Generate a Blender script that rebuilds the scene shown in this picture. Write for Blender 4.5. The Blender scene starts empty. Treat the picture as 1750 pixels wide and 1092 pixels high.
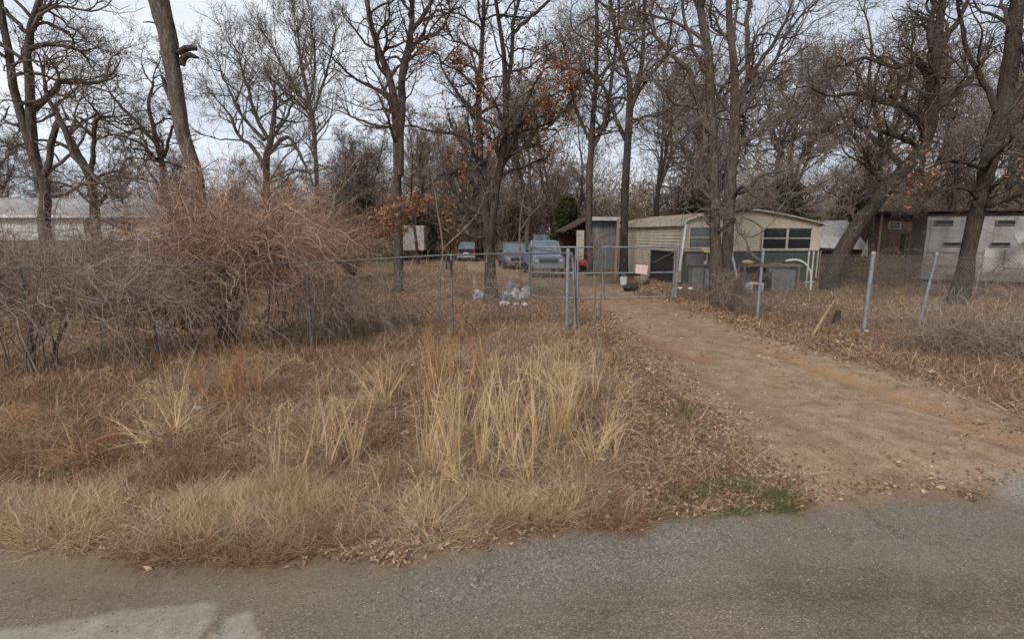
import bpy, bmesh, math, random
import numpy as np
from mathutils import Vector, Matrix

rng = np.random.default_rng(11)
random.seed(11)
SC = bpy.context.scene
COL = SC.collection
R = math.radians

# ------------------------------------------------------------------ camera model
CAM_H, PITCH, F = 2.5, R(9.5), 875.0
SP, CP = math.sin(PITCH), math.cos(PITCH)

def ray(u, v):
    a, b = (u - 875.0) / F, (546.0 - v) / F
    return np.array([a, CP + b * SP, -SP + b * CP])

def at(u, v, d):                      # photo point at forward distance d (metres)
    r = ray(u, v)
    return np.array([0, 0, CAM_H]) + r * (d / r[1])

def G(u, v):                          # photo point on the ground
    r = ray(u, v)
    s = CAM_H / -r[2]
    return r[0] * s, r[1] * s

cam = bpy.data.cameras.new('camera')
cam.sensor_width, cam.lens, cam.clip_end, cam.clip_start = 36, 18, 3000, 0.05
co = bpy.data.objects.new('camera', cam)
co.location = (0, 0, CAM_H)
co.rotation_euler = (math.pi / 2 - PITCH, 0, 0)
COL.objects.link(co)
SC.camera = co

# ------------------------------------------------------------------ noise / masks
def _hash(ix, iy, seed):
    h = (ix.astype(np.int64) * 374761393 + iy.astype(np.int64) * 668265263 + seed * 974634777) & 0xffffffff
    h = ((h ^ (h >> 13)) * 1274126177) & 0xffffffff
    h = (h ^ (h >> 16)) & 0xffffffff
    return h / 4294967296.0

def vnoise(x, y, s, seed=0):
    x = np.asarray(x, float) * s; y = np.asarray(y, float) * s
    ix, iy = np.floor(x), np.floor(y)
    fx, fy = x - ix, y - iy
    fx = fx * fx * (3 - 2 * fx); fy = fy * fy * (3 - 2 * fy)
    a, b = _hash(ix, iy, seed), _hash(ix + 1, iy, seed)
    c, d = _hash(ix, iy + 1, seed), _hash(ix + 1, iy + 1, seed)
    return (a * (1 - fx) + b * fx) * (1 - fy) + (c * (1 - fx) + d * fx) * fy

def fbm(x, y, s, seed=0, o=4):
    t, amp, tot = 0, 1.0, 0
    for i in range(o):
        t = t + vnoise(x, y, s * 2 ** i, seed + i * 17) * amp
        tot += amp; amp *= .5
    return t / tot

def sstep(a, b, x):
    t = np.clip((x - a) / (b - a), 0, 1)
    return t * t * (3 - 2 * t)

def sdpoly(x, y, poly):
    x = np.asarray(x, float); y = np.asarray(y, float)
    d = np.full(x.shape, 1e9); inside = np.zeros(x.shape, bool)
    n = len(poly)
    for i in range(n):
        ax, ay = poly[i]; bx, by = poly[(i + 1) % n]
        ex, ey = bx - ax, by - ay
        px, py = x - ax, y - ay
        t = np.clip((px * ex + py * ey) / (ex * ex + ey * ey + 1e-12), 0, 1)
        d = np.minimum(d, (px - t * ex) ** 2 + (py - t * ey) ** 2)
        c = ((ay > y) != (by > y)) & (x < ex * (y - ay) / (ey if abs(ey) > 1e-12 else 1e-12) + ax)
        inside ^= c
    d = np.sqrt(d)
    return np.where(inside, -d, d)

def sdline(x, y, pts):
    x = np.asarray(x, float); y = np.asarray(y, float)
    d = np.full(x.shape, 1e9)
    for (ax, ay), (bx, by) in zip(pts[:-1], pts[1:]):
        ex, ey = bx - ax, by - ay
        px, py = x - ax, y - ay
        t = np.clip((px * ex + py * ey) / (ex * ex + ey * ey + 1e-12), 0, 1)
        d = np.minimum(d, (px - t * ex) ** 2 + (py - t * ey) ** 2)
    return np.sqrt(d)

GP = lambda pts: [G(*p) for p in pts]
ROAD = [(-90, 1.6), (-12, 3.3)] + GP([(0, 958), (300, 962), (500, 954), (700, 946), (800, 932), (900, 914), (1050, 899),
        (1300, 882), (1450, 862), (1620, 842)]) + [(6.2, 5.0), (9, 5.6), (90, 14), (90, 2), (9, -3.0), (-12, -4.6), (-90, -7)]
DRIVE = GP([(1395, 872), (1310, 800), (1235, 725), (1140, 645), (1065, 580), (1020, 548), (992, 518), (965, 497),
            (905, 483), (850, 472), (790, 456), (740, 446)]) + GP([(760, 438), (860, 443), (930, 452), (1000, 466), (1040, 483),
            (1090, 502), (1150, 519), (1210, 538), (1290, 563), (1380, 590), (1500, 622), (1600, 655), (1750, 708)]) + [(6.6, 6.4), (8.5, 5.8), (8.0, 5.0)]
PALE = GP([(-500, 840), (0, 812), (250, 815), (420, 800), (560, 818), (700, 835), (880, 845), (1000, 868), (1040, 900), (900, 914), (700, 946), (0, 958)]) + [(-12, 3.3)]
LEAFY = GP([(1040, 590), (1100, 640), (1235, 740), (1330, 820), (1350, 880), (1060, 900), (1010, 850), (1020, 760), (1040, 680)])
ORANGE = GP([(1285, 588), (1340, 600), (1430, 634), (1520, 666), (1640, 710), (1760, 762), (1900, 840)])
RED1 = GP([(1010, 530), (1060, 560), (1100, 575), (1150, 598), (1200, 612)])
PATCH = GP([(-20, 1092), (0, 1080), (60, 1070), (110, 1060), (200, 1045), (260, 1040), (330, 1034), (362, 1036), (350, 1062), (330, 1092), (330, 1160), (-60, 1160)])
PATCH2 = GP([(395, 1060), (420, 1050), (425, 1085), (400, 1092), (380, 1100), (375, 1085)])
APRON = GP([(1645, 830), (1690, 812), (1760, 808), (1900, 820), (1900, 880), (1700, 870)])
GREEN = [GP([(1080, 886), (1120, 868), (1200, 850), (1310, 832), (1345, 845), (1345, 874), (1210, 886)]),
         GP([(1160, 800), (1240, 780), (1280, 800), (1230, 822), (1170, 815)]), GP([(1130, 700), (1165, 690), (1180, 712)]),
         GP([(0, 790), (70, 770), (110, 800), (40, 830)]), GP([(60, 660), (130, 655), (120, 680)]),
         GP([(560, 585), (700, 545), (740, 590), (640, 610)]), GP([(440, 560), (560, 540), (560, 575), (450, 590)]),
         GP([(600, 437), (680, 420), (720, 436), (650, 462)]), GP([(1600, 545), (1750, 535), (1750, 560), (1640, 565)])]

RUTL = GP([(880, 468), (960, 488), (1000, 512), (1060, 552), (1130, 600), (1230, 660), (1360, 735), (1480, 810), (1600, 870)])
RUTR = GP([(930, 462), (1000, 482), (1070, 512), (1160, 548), (1285, 588)])
def masks(x, y):
    wob = (fbm(x, y, 1.1, 5) - .5) * 1.0 + (fbm(x, y, 6, 9, 3) - .5) * .35
    m = {}
    m['sdr'] = sdpoly(x, y, ROAD); m['sdd'] = sdpoly(x, y, DRIVE)
    far = np.clip(np.hypot(x, y) / 12, .6, 3)
    m['road'] = sstep(.26, -.26, m['sdr'] + wob * .5)
    m['dirt'] = sstep(.4, -.4, m['sdd'] + wob * .9 * far)
    m['pale'] = sstep(.3, -.25, sdpoly(x, y, PALE) + wob * .6)
    m['leafy'] = sstep(.3, -.3, sdpoly(x, y, LEAFY) + wob * .6)
    m['orange'] = sstep(.52, .0, sdline(x, y, ORANGE) + wob * .42) 
    m['red'] = sstep(.75, .1, sdline(x, y, RED1) + wob * .8)
    m['patch'] = np.maximum(sstep(.03, -.03, sdpoly(x, y, PATCH) + wob * .22), sstep(.03, -.03, sdpoly(x, y, PATCH2) + wob * .25))
    edge = m['sdr']
    m['gravel'] = np.maximum(sstep(-.95, -.35, edge + wob * .9) * sstep(-1.6, -.2, x + wob), sstep(.25, -.25, sdpoly(x, y, APRON) + wob * .6))
    m['apron'] = sstep(.3, -.3, sdpoly(x, y, APRON) + wob * .7)
    m['dusty'] = sstep(-1.25, -.12, edge + wob * .8) * np.maximum(sstep(.9, -1.4, x + wob), .95 * sstep(1.2, 2.4, x + wob))
    m['rut'] = np.maximum(sstep(.34, .05, sdline(x, y, RUTL) + wob * .22), .6 * sstep(.34, .05, sdline(x, y, RUTR) + wob * .22))
    g = np.zeros_like(x)
    for p in GREEN:
        g = np.maximum(g, sstep(.25, -.2, sdpoly(x, y, p) + wob * .8))
    m['green'] = g
    return m

def ground_h(x, y, sdr=None):
    x = np.asarray(x, float); y = np.asarray(y, float)
    if sdr is None:
        sdr = sdpoly(x, y, ROAD)
    off = sstep(0, 1.2, sdr)
    sdd = sdpoly(x, y, DRIVE)
    offd = sstep(-.3, .6, sdd)
    z = off * ((fbm(x, y, .22, 31, 3) - .5) * .28 + (fbm(x, y, 1.7, 41, 4) - .5) * .13 * (.05 + .95 * offd))
    z = z - .13 * np.exp(-((sdr - 1.9) / .7) ** 2) * offd + .05 * np.exp(-((sdr - .55) / .4) ** 2) * offd
    # wheel ruts in the drive
    z = z - .05 * sstep(.5, .0, sdline(x, y, ORANGE)) - .03 * sstep(.5, 0, sdline(x, y, RED1))
    z = z - .012 * sstep(.2, -.3, sdr) * (fbm(x, y, 3, 77, 3)) 
    return z

def gz(x, y):
    return float(ground_h(np.array([x]), np.array([y]))[0])

# ------------------------------------------------------------------ mesh builder
class MB:
    def __init__(s):
        s.v, s.f3, s.f4, s.r, s.n = [], [], [], [], 0
        s.m3, s.m4 = [], []
    def add(s, v, f, mat=0, rnd=None):
        v = np.asarray(v, float).reshape(-1, 3); f = np.asarray(f, np.int64)
        s.v.append(v)
        s.r.append(np.full(len(v), .5) if rnd is None else np.broadcast_to(np.asarray(rnd, float), (len(v),)))
        if f.shape[1] == 3:
            s.f3.append(f + s.n); s.m3.append(np.full(len(f), mat))
        else:
            s.f4.append(f + s.n); s.m4.append(np.full(len(f), mat))
        s.n += len(v)
        return s
    def tubes(s, pts, rad, k=4, mat=0, rnd=None, cap=False):
        pts = np.asarray(pts, float)
        if pts.ndim == 2: pts = pts[None]
        n, m, _ = pts.shape
        rad = np.broadcast_to(np.asarray(rad, float), (n, m))
        t = np.empty_like(pts)
        t[:, 1:-1] = pts[:, 2:] - pts[:, :-2]; t[:, 0] = pts[:, 1] - pts[:, 0]; t[:, -1] = pts[:, -1] - pts[:, -2]
        t /= np.linalg.norm(t, axis=2, keepdims=True) + 1e-9
        mean = pts[:, -1] - pts[:, 0]
        ax = np.argmin(np.abs(mean), axis=1)
        ref = np.eye(3)[ax][:, None, :]
        a = np.cross(t, ref); a /= np.linalg.norm(a, axis=2, keepdims=True) + 1e-9
        b = np.cross(t, a)
        th = np.arange(k) * 2 * math.pi / k
        ring = a[:, :, None, :] * np.cos(th)[None, None, :, None] + b[:, :, None, :] * np.sin(th)[None, None, :, None]
        v = pts[:, :, None, :] + ring * rad[:, :, None, None]
        idx = np.arange(n * m * k).reshape(n, m, k)
        nx = np.roll(idx, -1, axis=2)
        f = np.stack([idx[:, :-1], nx[:, :-1], nx[:, 1:], idx[:, 1:]], axis=-1).reshape(-1, 4)
        if rnd is None: rr = None
        else: rr = np.repeat(np.broadcast_to(np.asarray(rnd, float), (n,)), m * k)
        base = s.n
        s.add(v.reshape(-1, 3), f, mat, rr)
        if cap:
            for i in range(n):
                for e in (0, m - 1):
                    c = pts[i, e]; ids = idx[i, e]
                    s.add(np.vstack([v[i, e], c[None]]), [[j, (j + 1) % k, k] if e else [(j + 1) % k, j, k] for j in range(k)], mat)
        return s
    def box(s, c, size, rz=0, mat=0, rx=0, ry=0):
        hx, hy, hz = [q / 2 for q in size]
        v = np.array([[x, y, z] for x in (-hx, hx) for y in (-hy, hy) for z in (-hz, hz)])
        M = np.array((Matrix.Rotation(rz, 3, 'Z') @ Matrix.Rotation(ry, 3, 'Y') @ Matrix.Rotation(rx, 3, 'X')))
        v = v @ M.T + np.array(c)
        return s.add(v, [[0, 1, 3, 2], [4, 6, 7, 5], [0, 4, 5, 1], [2, 3, 7, 6], [0, 2, 6, 4], [1, 5, 7, 3]], mat)
    def bar(s, a, b, w, t=None, mat=0):
        a = np.asarray(a, float); b = np.asarray(b, float); t = t or w
        d = b - a; L = np.linalg.norm(d); d /= L
        up = np.array([0, 0, 1.]) if abs(d[2]) < .9 else np.array([0, 1., 0])
        x = np.cross(d, up); x /= np.linalg.norm(x); y = np.cross(x, d)
        v = [p + x * sx * w / 2 + y * sy * t / 2 for p in (a, b) for sx, sy in ((-1, -1), (1, -1), (1, 1), (-1, 1))]
        return s.add(v, [[3, 2, 1, 0], [4, 5, 6, 7], [0, 1, 5, 4], [1, 2, 6, 5], [2, 3, 7, 6], [3, 0, 4, 7]], mat)
    def slab(s, q, th, mat=0, inset=0, lift=0):          # thin panel on a quad (counter-clockwise seen from outside)
        q = np.asarray(q, float); c = q.mean(0)
        nrm = np.cross(q[1] - q[0], q[3] - q[0]); nrm /= np.linalg.norm(nrm)
        if inset:
            q = c + (q - c) * (1 - inset)
        a = q + nrm * lift; b = q + nrm * (lift + th)
        v = np.vstack([a, b])
        return s.add(v, [[3, 2, 1, 0], [4, 5, 6, 7], [0, 1, 5, 4], [1, 2, 6, 5], [2, 3, 7, 6], [3, 0, 4, 7]], mat)
    def prism(s, prof, a, b, axis='y', mat=0):           # closed profile extruded
        n = len(prof); V = []
        for e in (a, b):
            for p, q in prof:
                V.append((p, e, q) if axis == 'y' else (e, p, q))
        f = [[i, (i + 1) % n, n + (i + 1) % n, n + i] for i in range(n)]
        s.add(V, f, mat)
        c0 = np.mean(np.array(V)[:n], 0); c1 = np.mean(np.array(V)[n:], 0)
        s.add(np.vstack([np.array(V)[:n], c0]), [[(i + 1) % n, i, n] for i in range(n)], mat)
        s.add(np.vstack([np.array(V)[n:], c1]), [[i, (i + 1) % n, n] for i in range(n)], mat)
        return s
    def mesh(s, name, mats, origin=(0, 0, 0), smooth=False, attrs=None):
        v = np.vstack(s.v) - np.array(origin, float)
        me = bpy.data.meshes.new(name)
        f3 = np.vstack(s.f3) if s.f3 else np.zeros((0, 3), np.int64)
        f4 = np.vstack(s.f4) if s.f4 else np.zeros((0, 4), np.int64)
        me.vertices.add(len(v)); me.vertices.foreach_set('co', v.astype(np.float32).ravel())
        nl = f3.size + f4.size
        me.loops.add(nl)
        me.loops.foreach_set('vertex_index', np.concatenate([f3.ravel(), f4.ravel()]).astype(np.int32))
        npol = len(f3) + len(f4)
        me.polygons.add(npol)
        ls = np.concatenate([np.arange(len(f3)) * 3, f3.size + np.arange(len(f4)) * 4]).astype(np.int32)
        me.polygons.foreach_set('loop_start', ls)
        mi = np.concatenate(([np.concatenate(s.m3)] if s.m3 else []) + ([np.concatenate(s.m4)] if s.m4 else [])).astype(np.int32)
        for m in (mats if isinstance(mats, (list, tuple)) else [mats]): me.materials.append(m)
        me.polygons.foreach_set('material_index', mi)
        me.polygons.foreach_set('use_smooth', np.full(npol, smooth, bool))
        at_ = me.attributes.new('rnd', 'FLOAT', 'POINT')
        at_.data.foreach_set('value', np.concatenate(s.r).astype(np.float32))
        me.update(calc_edges=True)
        return me
    def build(s, name, mats, parent=None, smooth=False, local=False):
        org = (0, 0, 0)
        if parent is not None and not local:
            org = (0, 0, 0)
            p = parent
            while p is not None:
                org = tuple(np.array(org) + np.array(p.location)); p = p.parent
        me = s.mesh(name, mats, org, smooth)
        o = bpy.data.objects.new(name, me)
        COL.objects.link(o)
        if parent is not None: o.parent = parent
        return o

def tag(o, label=None, cat=None, group=None, kind=None):
    if label: o['label'] = label
    if cat: o['category'] = cat
    if group: o['group'] = group
    if kind: o['kind'] = kind
    return o

def thing(name, label, cat, loc=(0, 0, 0), rz=0, group=None):
    o = bpy.data.objects.new(name, None)
    o.location = tuple(float(q) for q in loc); o.rotation_euler = (0, 0, rz)
    o.empty_display_size = .3
    COL.objects.link(o)
    return tag(o, label, cat, group)

def single(mb, name, mats, label, cat, loc, group=None, kind=None, smooth=False):   # one-mesh thing, origin at its base
    me = mb.mesh(name, mats, loc, smooth)
    o = bpy.data.objects.new(name, me); o.location = tuple(float(q) for q in loc)
    COL.objects.link(o)
    return tag(o, label, cat, group, kind)

def copy_tree(o, parent=None):
    c = o.copy(); COL.objects.link(c)
    if parent: c.parent = parent
    for ch in o.children: copy_tree(ch, c)
    return c

# ------------------------------------------------------------------ materials
def newmat(name):
    m = bpy.data.materials.new(name); m.use_nodes = True
    nt = m.node_tree
    return m, nt, nt.nodes['Principled BSDF']

def N(nt, t, **kw):
    n = nt.nodes.new(t)
    for k, v in kw.items():
        if hasattr(n, k) and k not in n.inputs: setattr(n, k, v)
        else: n.inputs[k].default_value = v
    return n

def L(nt, a, b): nt.links.new(a, b)

def mixc(nt, fac, a, b, mode='MIX'):
    n = nt.nodes.new('ShaderNodeMix'); n.data_type = 'RGBA'; n.blend_type = mode
    for s_, val in ((n.inputs[0], fac), (n.inputs[6], a), (n.inputs[7], b)):
        if isinstance(val, (int, float)): s_.default_value = val
        elif isinstance(val, tuple): s_.default_value = (*val[:3], 1)
        else: L(nt, val, s_)
    return n.outputs[2]

def mth(nt, op, a, b=None, clamp=False):
    n = nt.nodes.new('ShaderNodeMath'); n.operation = op; n.use_clamp = clamp
    for i, val in enumerate((a, b)):
        if val is None: continue
        if isinstance(val, (int, float)): n.inputs[i].default_value = val
        else: L(nt, val, n.inputs[i])
    return n.outputs[0]

def ramp(nt, fac, stops):
    n = nt.nodes.new('ShaderNodeValToRGB')
    e = n.color_ramp.elements
    while len(e) < len(stops): e.new(.5)
    for q, (p, c) in zip(e, stops):
        q.position = p; q.color = (*c, 1) if len(c) == 3 else c
    L(nt, fac, n.inputs[0])
    return n.outputs[0]

def noise(nt, scale, detail=4, rough=.6, vec=None, dist=0):
    n = N(nt, 'ShaderNodeTexNoise')
    n.inputs['Scale'].default_value = scale; n.inputs['Detail'].default_value = detail
    n.inputs['Roughness'].default_value = rough; n.inputs['Distortion'].default_value = dist
    if vec is None:
        tc = N(nt, 'ShaderNodeTexCoord'); vec = tc.outputs['Object']
    L(nt, vec, n.inputs['Vector'])
    return n

def attr(nt, name):
    return N(nt, 'ShaderNodeAttribute', attribute_name=name).outputs['Fac']

def bumpn(nt, b, h, strength=.4, dist=.02):
    n = N(nt, 'ShaderNodeBump'); n.inputs['Strength'].default_value = strength; n.inputs['Distance'].default_value = dist
    L(nt, h, n.inputs['Height']); L(nt, n.outputs[0], b.inputs['Normal'])

def plain(name, c1, c2=None, scale=3, rough=.7, metal=0, bump=0, dirt=None, dscale=1.2, damt=.5, spec=.3):
    m, nt, b = newmat(name)
    c2 = c2 or tuple(q * .75 for q in c1)
    n = noise(nt, scale)
    col = ramp(nt, n.outputs['Fac'], [(.32, c1), (.7, c2)])
    if dirt:
        n2 = noise(nt, dscale, 6, .7)
        f = mth(nt, 'MULTIPLY', ramp(nt, n2.outputs['Fac'], [(.45, (0, 0, 0)), (.68, (1, 1, 1))]), damt)
        col = mixc(nt, f, col, dirt)
    L(nt, col, b.inputs['Base Color'])
    b.inputs['Roughness'].default_value = rough; b.inputs['Metallic'].default_value = metal
    b.inputs['Specular IOR Level'].default_value = spec
    if bump: bumpn(nt, b, n.outputs['Fac'], bump)
    return m

def rndmat(name, stops, rough=.85, nscale=0, trans=0.):
    m, nt, b = newmat(name)
    f = attr(nt, 'rnd')
    col = ramp(nt, f, stops)
    if nscale:
        n = noise(nt, nscale, 3)
        col = mixc(nt, .6, col, ramp(nt, n.outputs['Fac'], [(.3, (.45, .45, .45)), (.7, (1.4, 1.4, 1.4))]), 'MULTIPLY')
    L(nt, col, b.inputs['Base Color'])
    b.inputs['Roughness'].default_value = rough; b.inputs['Specular IOR Level'].default_value = .15
    if trans:
        tr = N(nt, 'ShaderNodeBsdfTranslucent'); L(nt, col, tr.inputs['Color'])
        ms = N(nt, 'ShaderNodeMixShader'); ms.inputs[0].default_value = trans
        L(nt, b.outputs[0], ms.inputs[1]); L(nt, tr.outputs[0], ms.inputs[2])
        L(nt, ms.outputs[0], nt.nodes['Material Output'].inputs['Surface'])
    return m

def barkmat(name, c1, c2, moss=None):
    m, nt, b = newmat(name)
    tc = N(nt, 'ShaderNodeTexCoord'); mp = N(nt, 'ShaderNodeMapping')
    L(nt, tc.outputs['Object'], mp.inputs[0]); mp.inputs['Scale'].default_value = (1, 1, .22)
    n = noise(nt, 16, 6, .7, mp.outputs[0], .4)
    n2 = noise(nt, 1.3, 3)
    col = ramp(nt, n.outputs['Fac'], [(.36, tuple(q * .55 for q in c1)), (.5, c1), (.68, c2)])
    col = mixc(nt, mth(nt, 'MULTIPLY', ramp(nt, n2.outputs['Fac'], [(.45, (0, 0, 0)), (.65, (1, 1, 1))]), .55), col, moss or c2)
    L(nt, col, b.inputs['Base Color'])
    b.inputs['Roughness'].default_value = .95; b.inputs['Specular IOR Level'].default_value = .1
    bumpn(nt, b, n.outputs['Fac'], .9, .03)
    return m

M = {}
M['bark_dark'] = barkmat('bark_dark', (.05, .04, .032), (.105, .088, .071), (.085, .08, .06))
M['bark_grey'] = barkmat('bark_grey', (.075, .062, .05), (.15, .13, .108), (.11, .10, .078))
M['bark_pale'] = barkmat('bark_pale', (.17, .14, .112), (.31, .265, .215), (.22, .17, .13))
M['bark_snag'] = barkmat('bark_snag', (.105, .083, .066), (.225, .185, .148), (.13, .095, .07))
M['twig_dark'] = rndmat('twig_dark', [(0, (.058, .045, .036)), (.6, (.105, .083, .066)), (1, (.17, .14, .11))], nscale=2)
M['twig_grey'] = rndmat('twig_grey', [(0, (.095, .078, .064)), (.6, (.16, .132, .108)), (1, (.25, .21, .175))], nscale=2)
M['twig_far_hazed'] = rndmat('twig_far_hazed', [(0, (.115, .09, .074)), (.6, (.19, .15, .122)), (1, (.27, .22, .18))])  # lightened so that distance haze is painted into the twig colour
M['cane_grey'] = rndmat('cane_grey', [(0, (.10, .076, .064)), (.5, (.23, .17, .132)), (1, (.43, .335, .262))], nscale=3)
M['cane_red'] = rndmat('cane_red', [(0, (.09, .055, .042)), (.5, (.265, .165, .115)), (1, (.48, .34, .245))], nscale=3)
M['leaf_rust'] = rndmat('leaf_rust', [(0, (.14, .065, .038)), (.5, (.33, .16, .088)), (1, (.50, .30, .185))], trans=.35)
M['leaf_litter'] = rndmat('leaf_litter', [(0, (.10, .058, .036)), (.35, (.215, .13, .078)), (.7, (.33, .225, .14)), (1, (.46, .345, .235))])
M['grass_pale'] = rndmat('grass_pale', [(0, (.23, .155, .09)), (.3, (.47, .345, .21)), (.7, (.66, .515, .33)), (1, (.80, .665, .46))], trans=.35)
M['grass_brown'] = rndmat('grass_brown', [(0, (.12, .07, .044)), (.4, (.30, .185, .115)), (.75, (.46, .315, .20)), (1, (.64, .49, .34))], trans=.35)
M['grass_gold'] = rndmat('grass_gold', [(0, (.31, .20, .105)), (.4, (.59, .42, .235)), (.8, (.76, .58, .35)), (1, (.86, .71, .48))], trans=.35)
M['grass_orange'] = rndmat('grass_orange', [(0, (.26, .125, .06)), (.5, (.46, .25, .125)), (1, (.60, .40, .22))], trans=.35)
M['grass_green'] = rndmat('grass_green', [(0, (.065, .085, .028)), (.6, (.14, .165, .058)), (1, (.25, .26, .11))], trans=.35)
M['cedar'] = rndmat('cedar', [(0, (.014, .02, .009)), (.5, (.032, .042, .017)), (1, (.075, .075, .03))])
M['scrub'] = rndmat('scrub', [(0, (.055, .040, .027)), (.4, (.15, .106, .072)), (.75, (.225, .162, .108)), (1, (.19, .165, .085))])
M['stone'] = rndmat('stone', [(0, (.07, .064, .058)), (.5, (.17, .152, .134)), (.9, (.27, .25, .225)), (1, (.46, .43, .39))])
M['galv'] = plain('galvanised_steel', (.28, .305, .33), (.20, .22, .24), 14, .55, .3, dirt=(.14, .10, .075), dscale=5, damt=.7)
M['galv_old'] = plain('weathered_steel', (.20, .20, .195), (.11, .105, .10), 18, .65, .3, dirt=(.12, .08, .055), dscale=6, damt=.7)
M['wire'] = plain('fence_wire', (.19, .185, .18), (.12, .11, .10), 8, .6, .3)
M['cream'] = plain('cream_siding', (.57, .50, .385), (.51, .44, .33), 1.5, .55, dirt=(.30, .25, .17), dscale=.8, damt=.45)
M['cream_side'] = plain('cream_ribbed_siding', (.52, .47, .365), (.43, .38, .29), 2, .5, dirt=(.25, .20, .145), dscale=1.5, damt=.55)
M['green_skirt'] = plain('green_skirting', (.045, .075, .058), (.032, .055, .043), 2, .6, dirt=(.07, .065, .05), dscale=1.2, damt=.6)
M['roof'] = plain('debris_covered_roof', (.36, .30, .235), (.25, .19, .135), 3.5, .9, dirt=(.13, .09, .06), dscale=2.2, damt=.85)
M['roof_edge'] = plain('pale_roof_trim', (.56, .53, .46), (.44, .40, .33), 5, .6, dirt=(.2, .15, .1), dscale=3, damt=.5)
M['white'] = plain('weathered_white_paint', (.60, .585, .55), (.48, .46, .43), 3, .5, dirt=(.24, .20, .155), dscale=1.5, damt=.5)
M['white_clean'] = plain('white_enamel', (.72, .71, .68), (.62, .6, .57), 6, .4, dirt=(.35, .3, .24), dscale=4, damt=.4)
M['offwhite'] = plain('dull_offwhite_metal', (.47, .455, .43), (.36, .345, .325), 2, .6, dirt=(.19, .165, .14), dscale=.9, damt=.7)
M['silver'] = plain('oxidised_silver_sheet', (.31, .302, .30), (.24, .232, .228), 1.8, .5, .1, dirt=(.125, .10, .08), dscale=.8, damt=.75)
M['grey_metal'] = plain('grey_corrugated_metal', (.21, .23, .245), (.155, .165, .175), 3, .5, .2, dirt=(.12, .085, .06), dscale=1.5, damt=.6)
M['grey_cab'] = plain('grey_cabinet', (.22, .225, .225), (.17, .172, .172), 5, .55, .1, dirt=(.1, .085, .07), dscale=3, damt=.5)
M['wood'] = plain('weathered_wood', (.24, .185, .14), (.15, .112, .082), 8, .9)
M['wood_pale'] = plain('split_pale_wood', (.37, .265, .165), (.26, .175, .10), 14, .9)
M['wood_red'] = plain('rusty_brown_boards', (.10, .06, .042), (.062, .04, .03), 4, .9, dirt=(.05, .035, .028), dscale=2, damt=.7)
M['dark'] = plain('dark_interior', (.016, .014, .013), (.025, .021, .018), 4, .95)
M['black'] = plain('black_plastic', (.018, .018, .02), (.03, .03, .032), 10, .4)
M['rubber'] = plain('tyre_rubber', (.02, .02, .02), (.03, .028, .027), 12, .85)
M['chrome'] = plain('dull_chrome', (.5, .51, .52), (.4, .4, .41), 8, .3, .8, dirt=(.2, .14, .1), dscale=6, damt=.5)
M['red'] = plain('faded_red_paint', (.36, .045, .05), (.25, .035, .04), 5, .45)
M['redlamp'] = plain('red_lamp_plastic', (.32, .02, .02), (.25, .015, .015), 9, .3)
M['lamp'] = plain('headlamp_lens', (.55, .55, .53), (.45, .45, .43), 20, .15)
M['card'] = plain('yellow_cardboard', (.60, .44, .22), (.5, .36, .17), 4, .85)
M['pinkpaper'] = plain('faded_pink_sign_board', (.66, .47, .47), (.55, .36, .38), 5, .7, dirt=(.62, .5, .5), dscale=9, damt=.6)
M['litter'] = plain('crumpled_white_paper', (.68, .67, .66), (.55, .54, .54), 20, .7)
M['bag'] = plain('grey_plastic_bag', (.47, .49, .53), (.28, .295, .33), 7, .32, bump=.5)
M['carblue'] = plain('faded_blue_car_paint', (.21, .285, .36), (.155, .21, .275), 3, .35, .1, dirt=(.23, .17, .13), dscale=2.5, damt=.5)
M['carsilver'] = plain('dusty_grey_car_paint', (.125, .145, .165), (.09, .105, .12), 3, .35, .2, dirt=(.17, .155, .135), dscale=1.5, damt=.4)
M['cardark'] = plain('black_car_paint', (.018, .018, .021), (.028, .027, .03), 3, .3)
M['cargrey'] = plain('dark_grey_car_paint', (.075, .075, .078), (.055, .054, .055), 3, .4)

def glassmat(name, c, rough=.08):
    m, nt, b = newmat(name)
    n = noise(nt, 2.5, 3)
    L(nt, ramp(nt, n.outputs['Fac'], [(.35, c), (.7, tuple(q * 1.8 for q in c))]), b.inputs['Base Color'])
    b.inputs['Roughness'].default_value = rough; b.inputs['Specular IOR Level'].default_value = .35
    return m
M['glass'] = glassmat('dark_window_glass', (.012, .012, .013), .12)
M['glass_pale'] = glassmat('curtained_window_glass', (.10, .105, .11), .12)
M['glass_car'] = glassmat('car_glass', (.10, .12, .125), .05)  # base colour lightened to stand in for reflections on the glass

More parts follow.
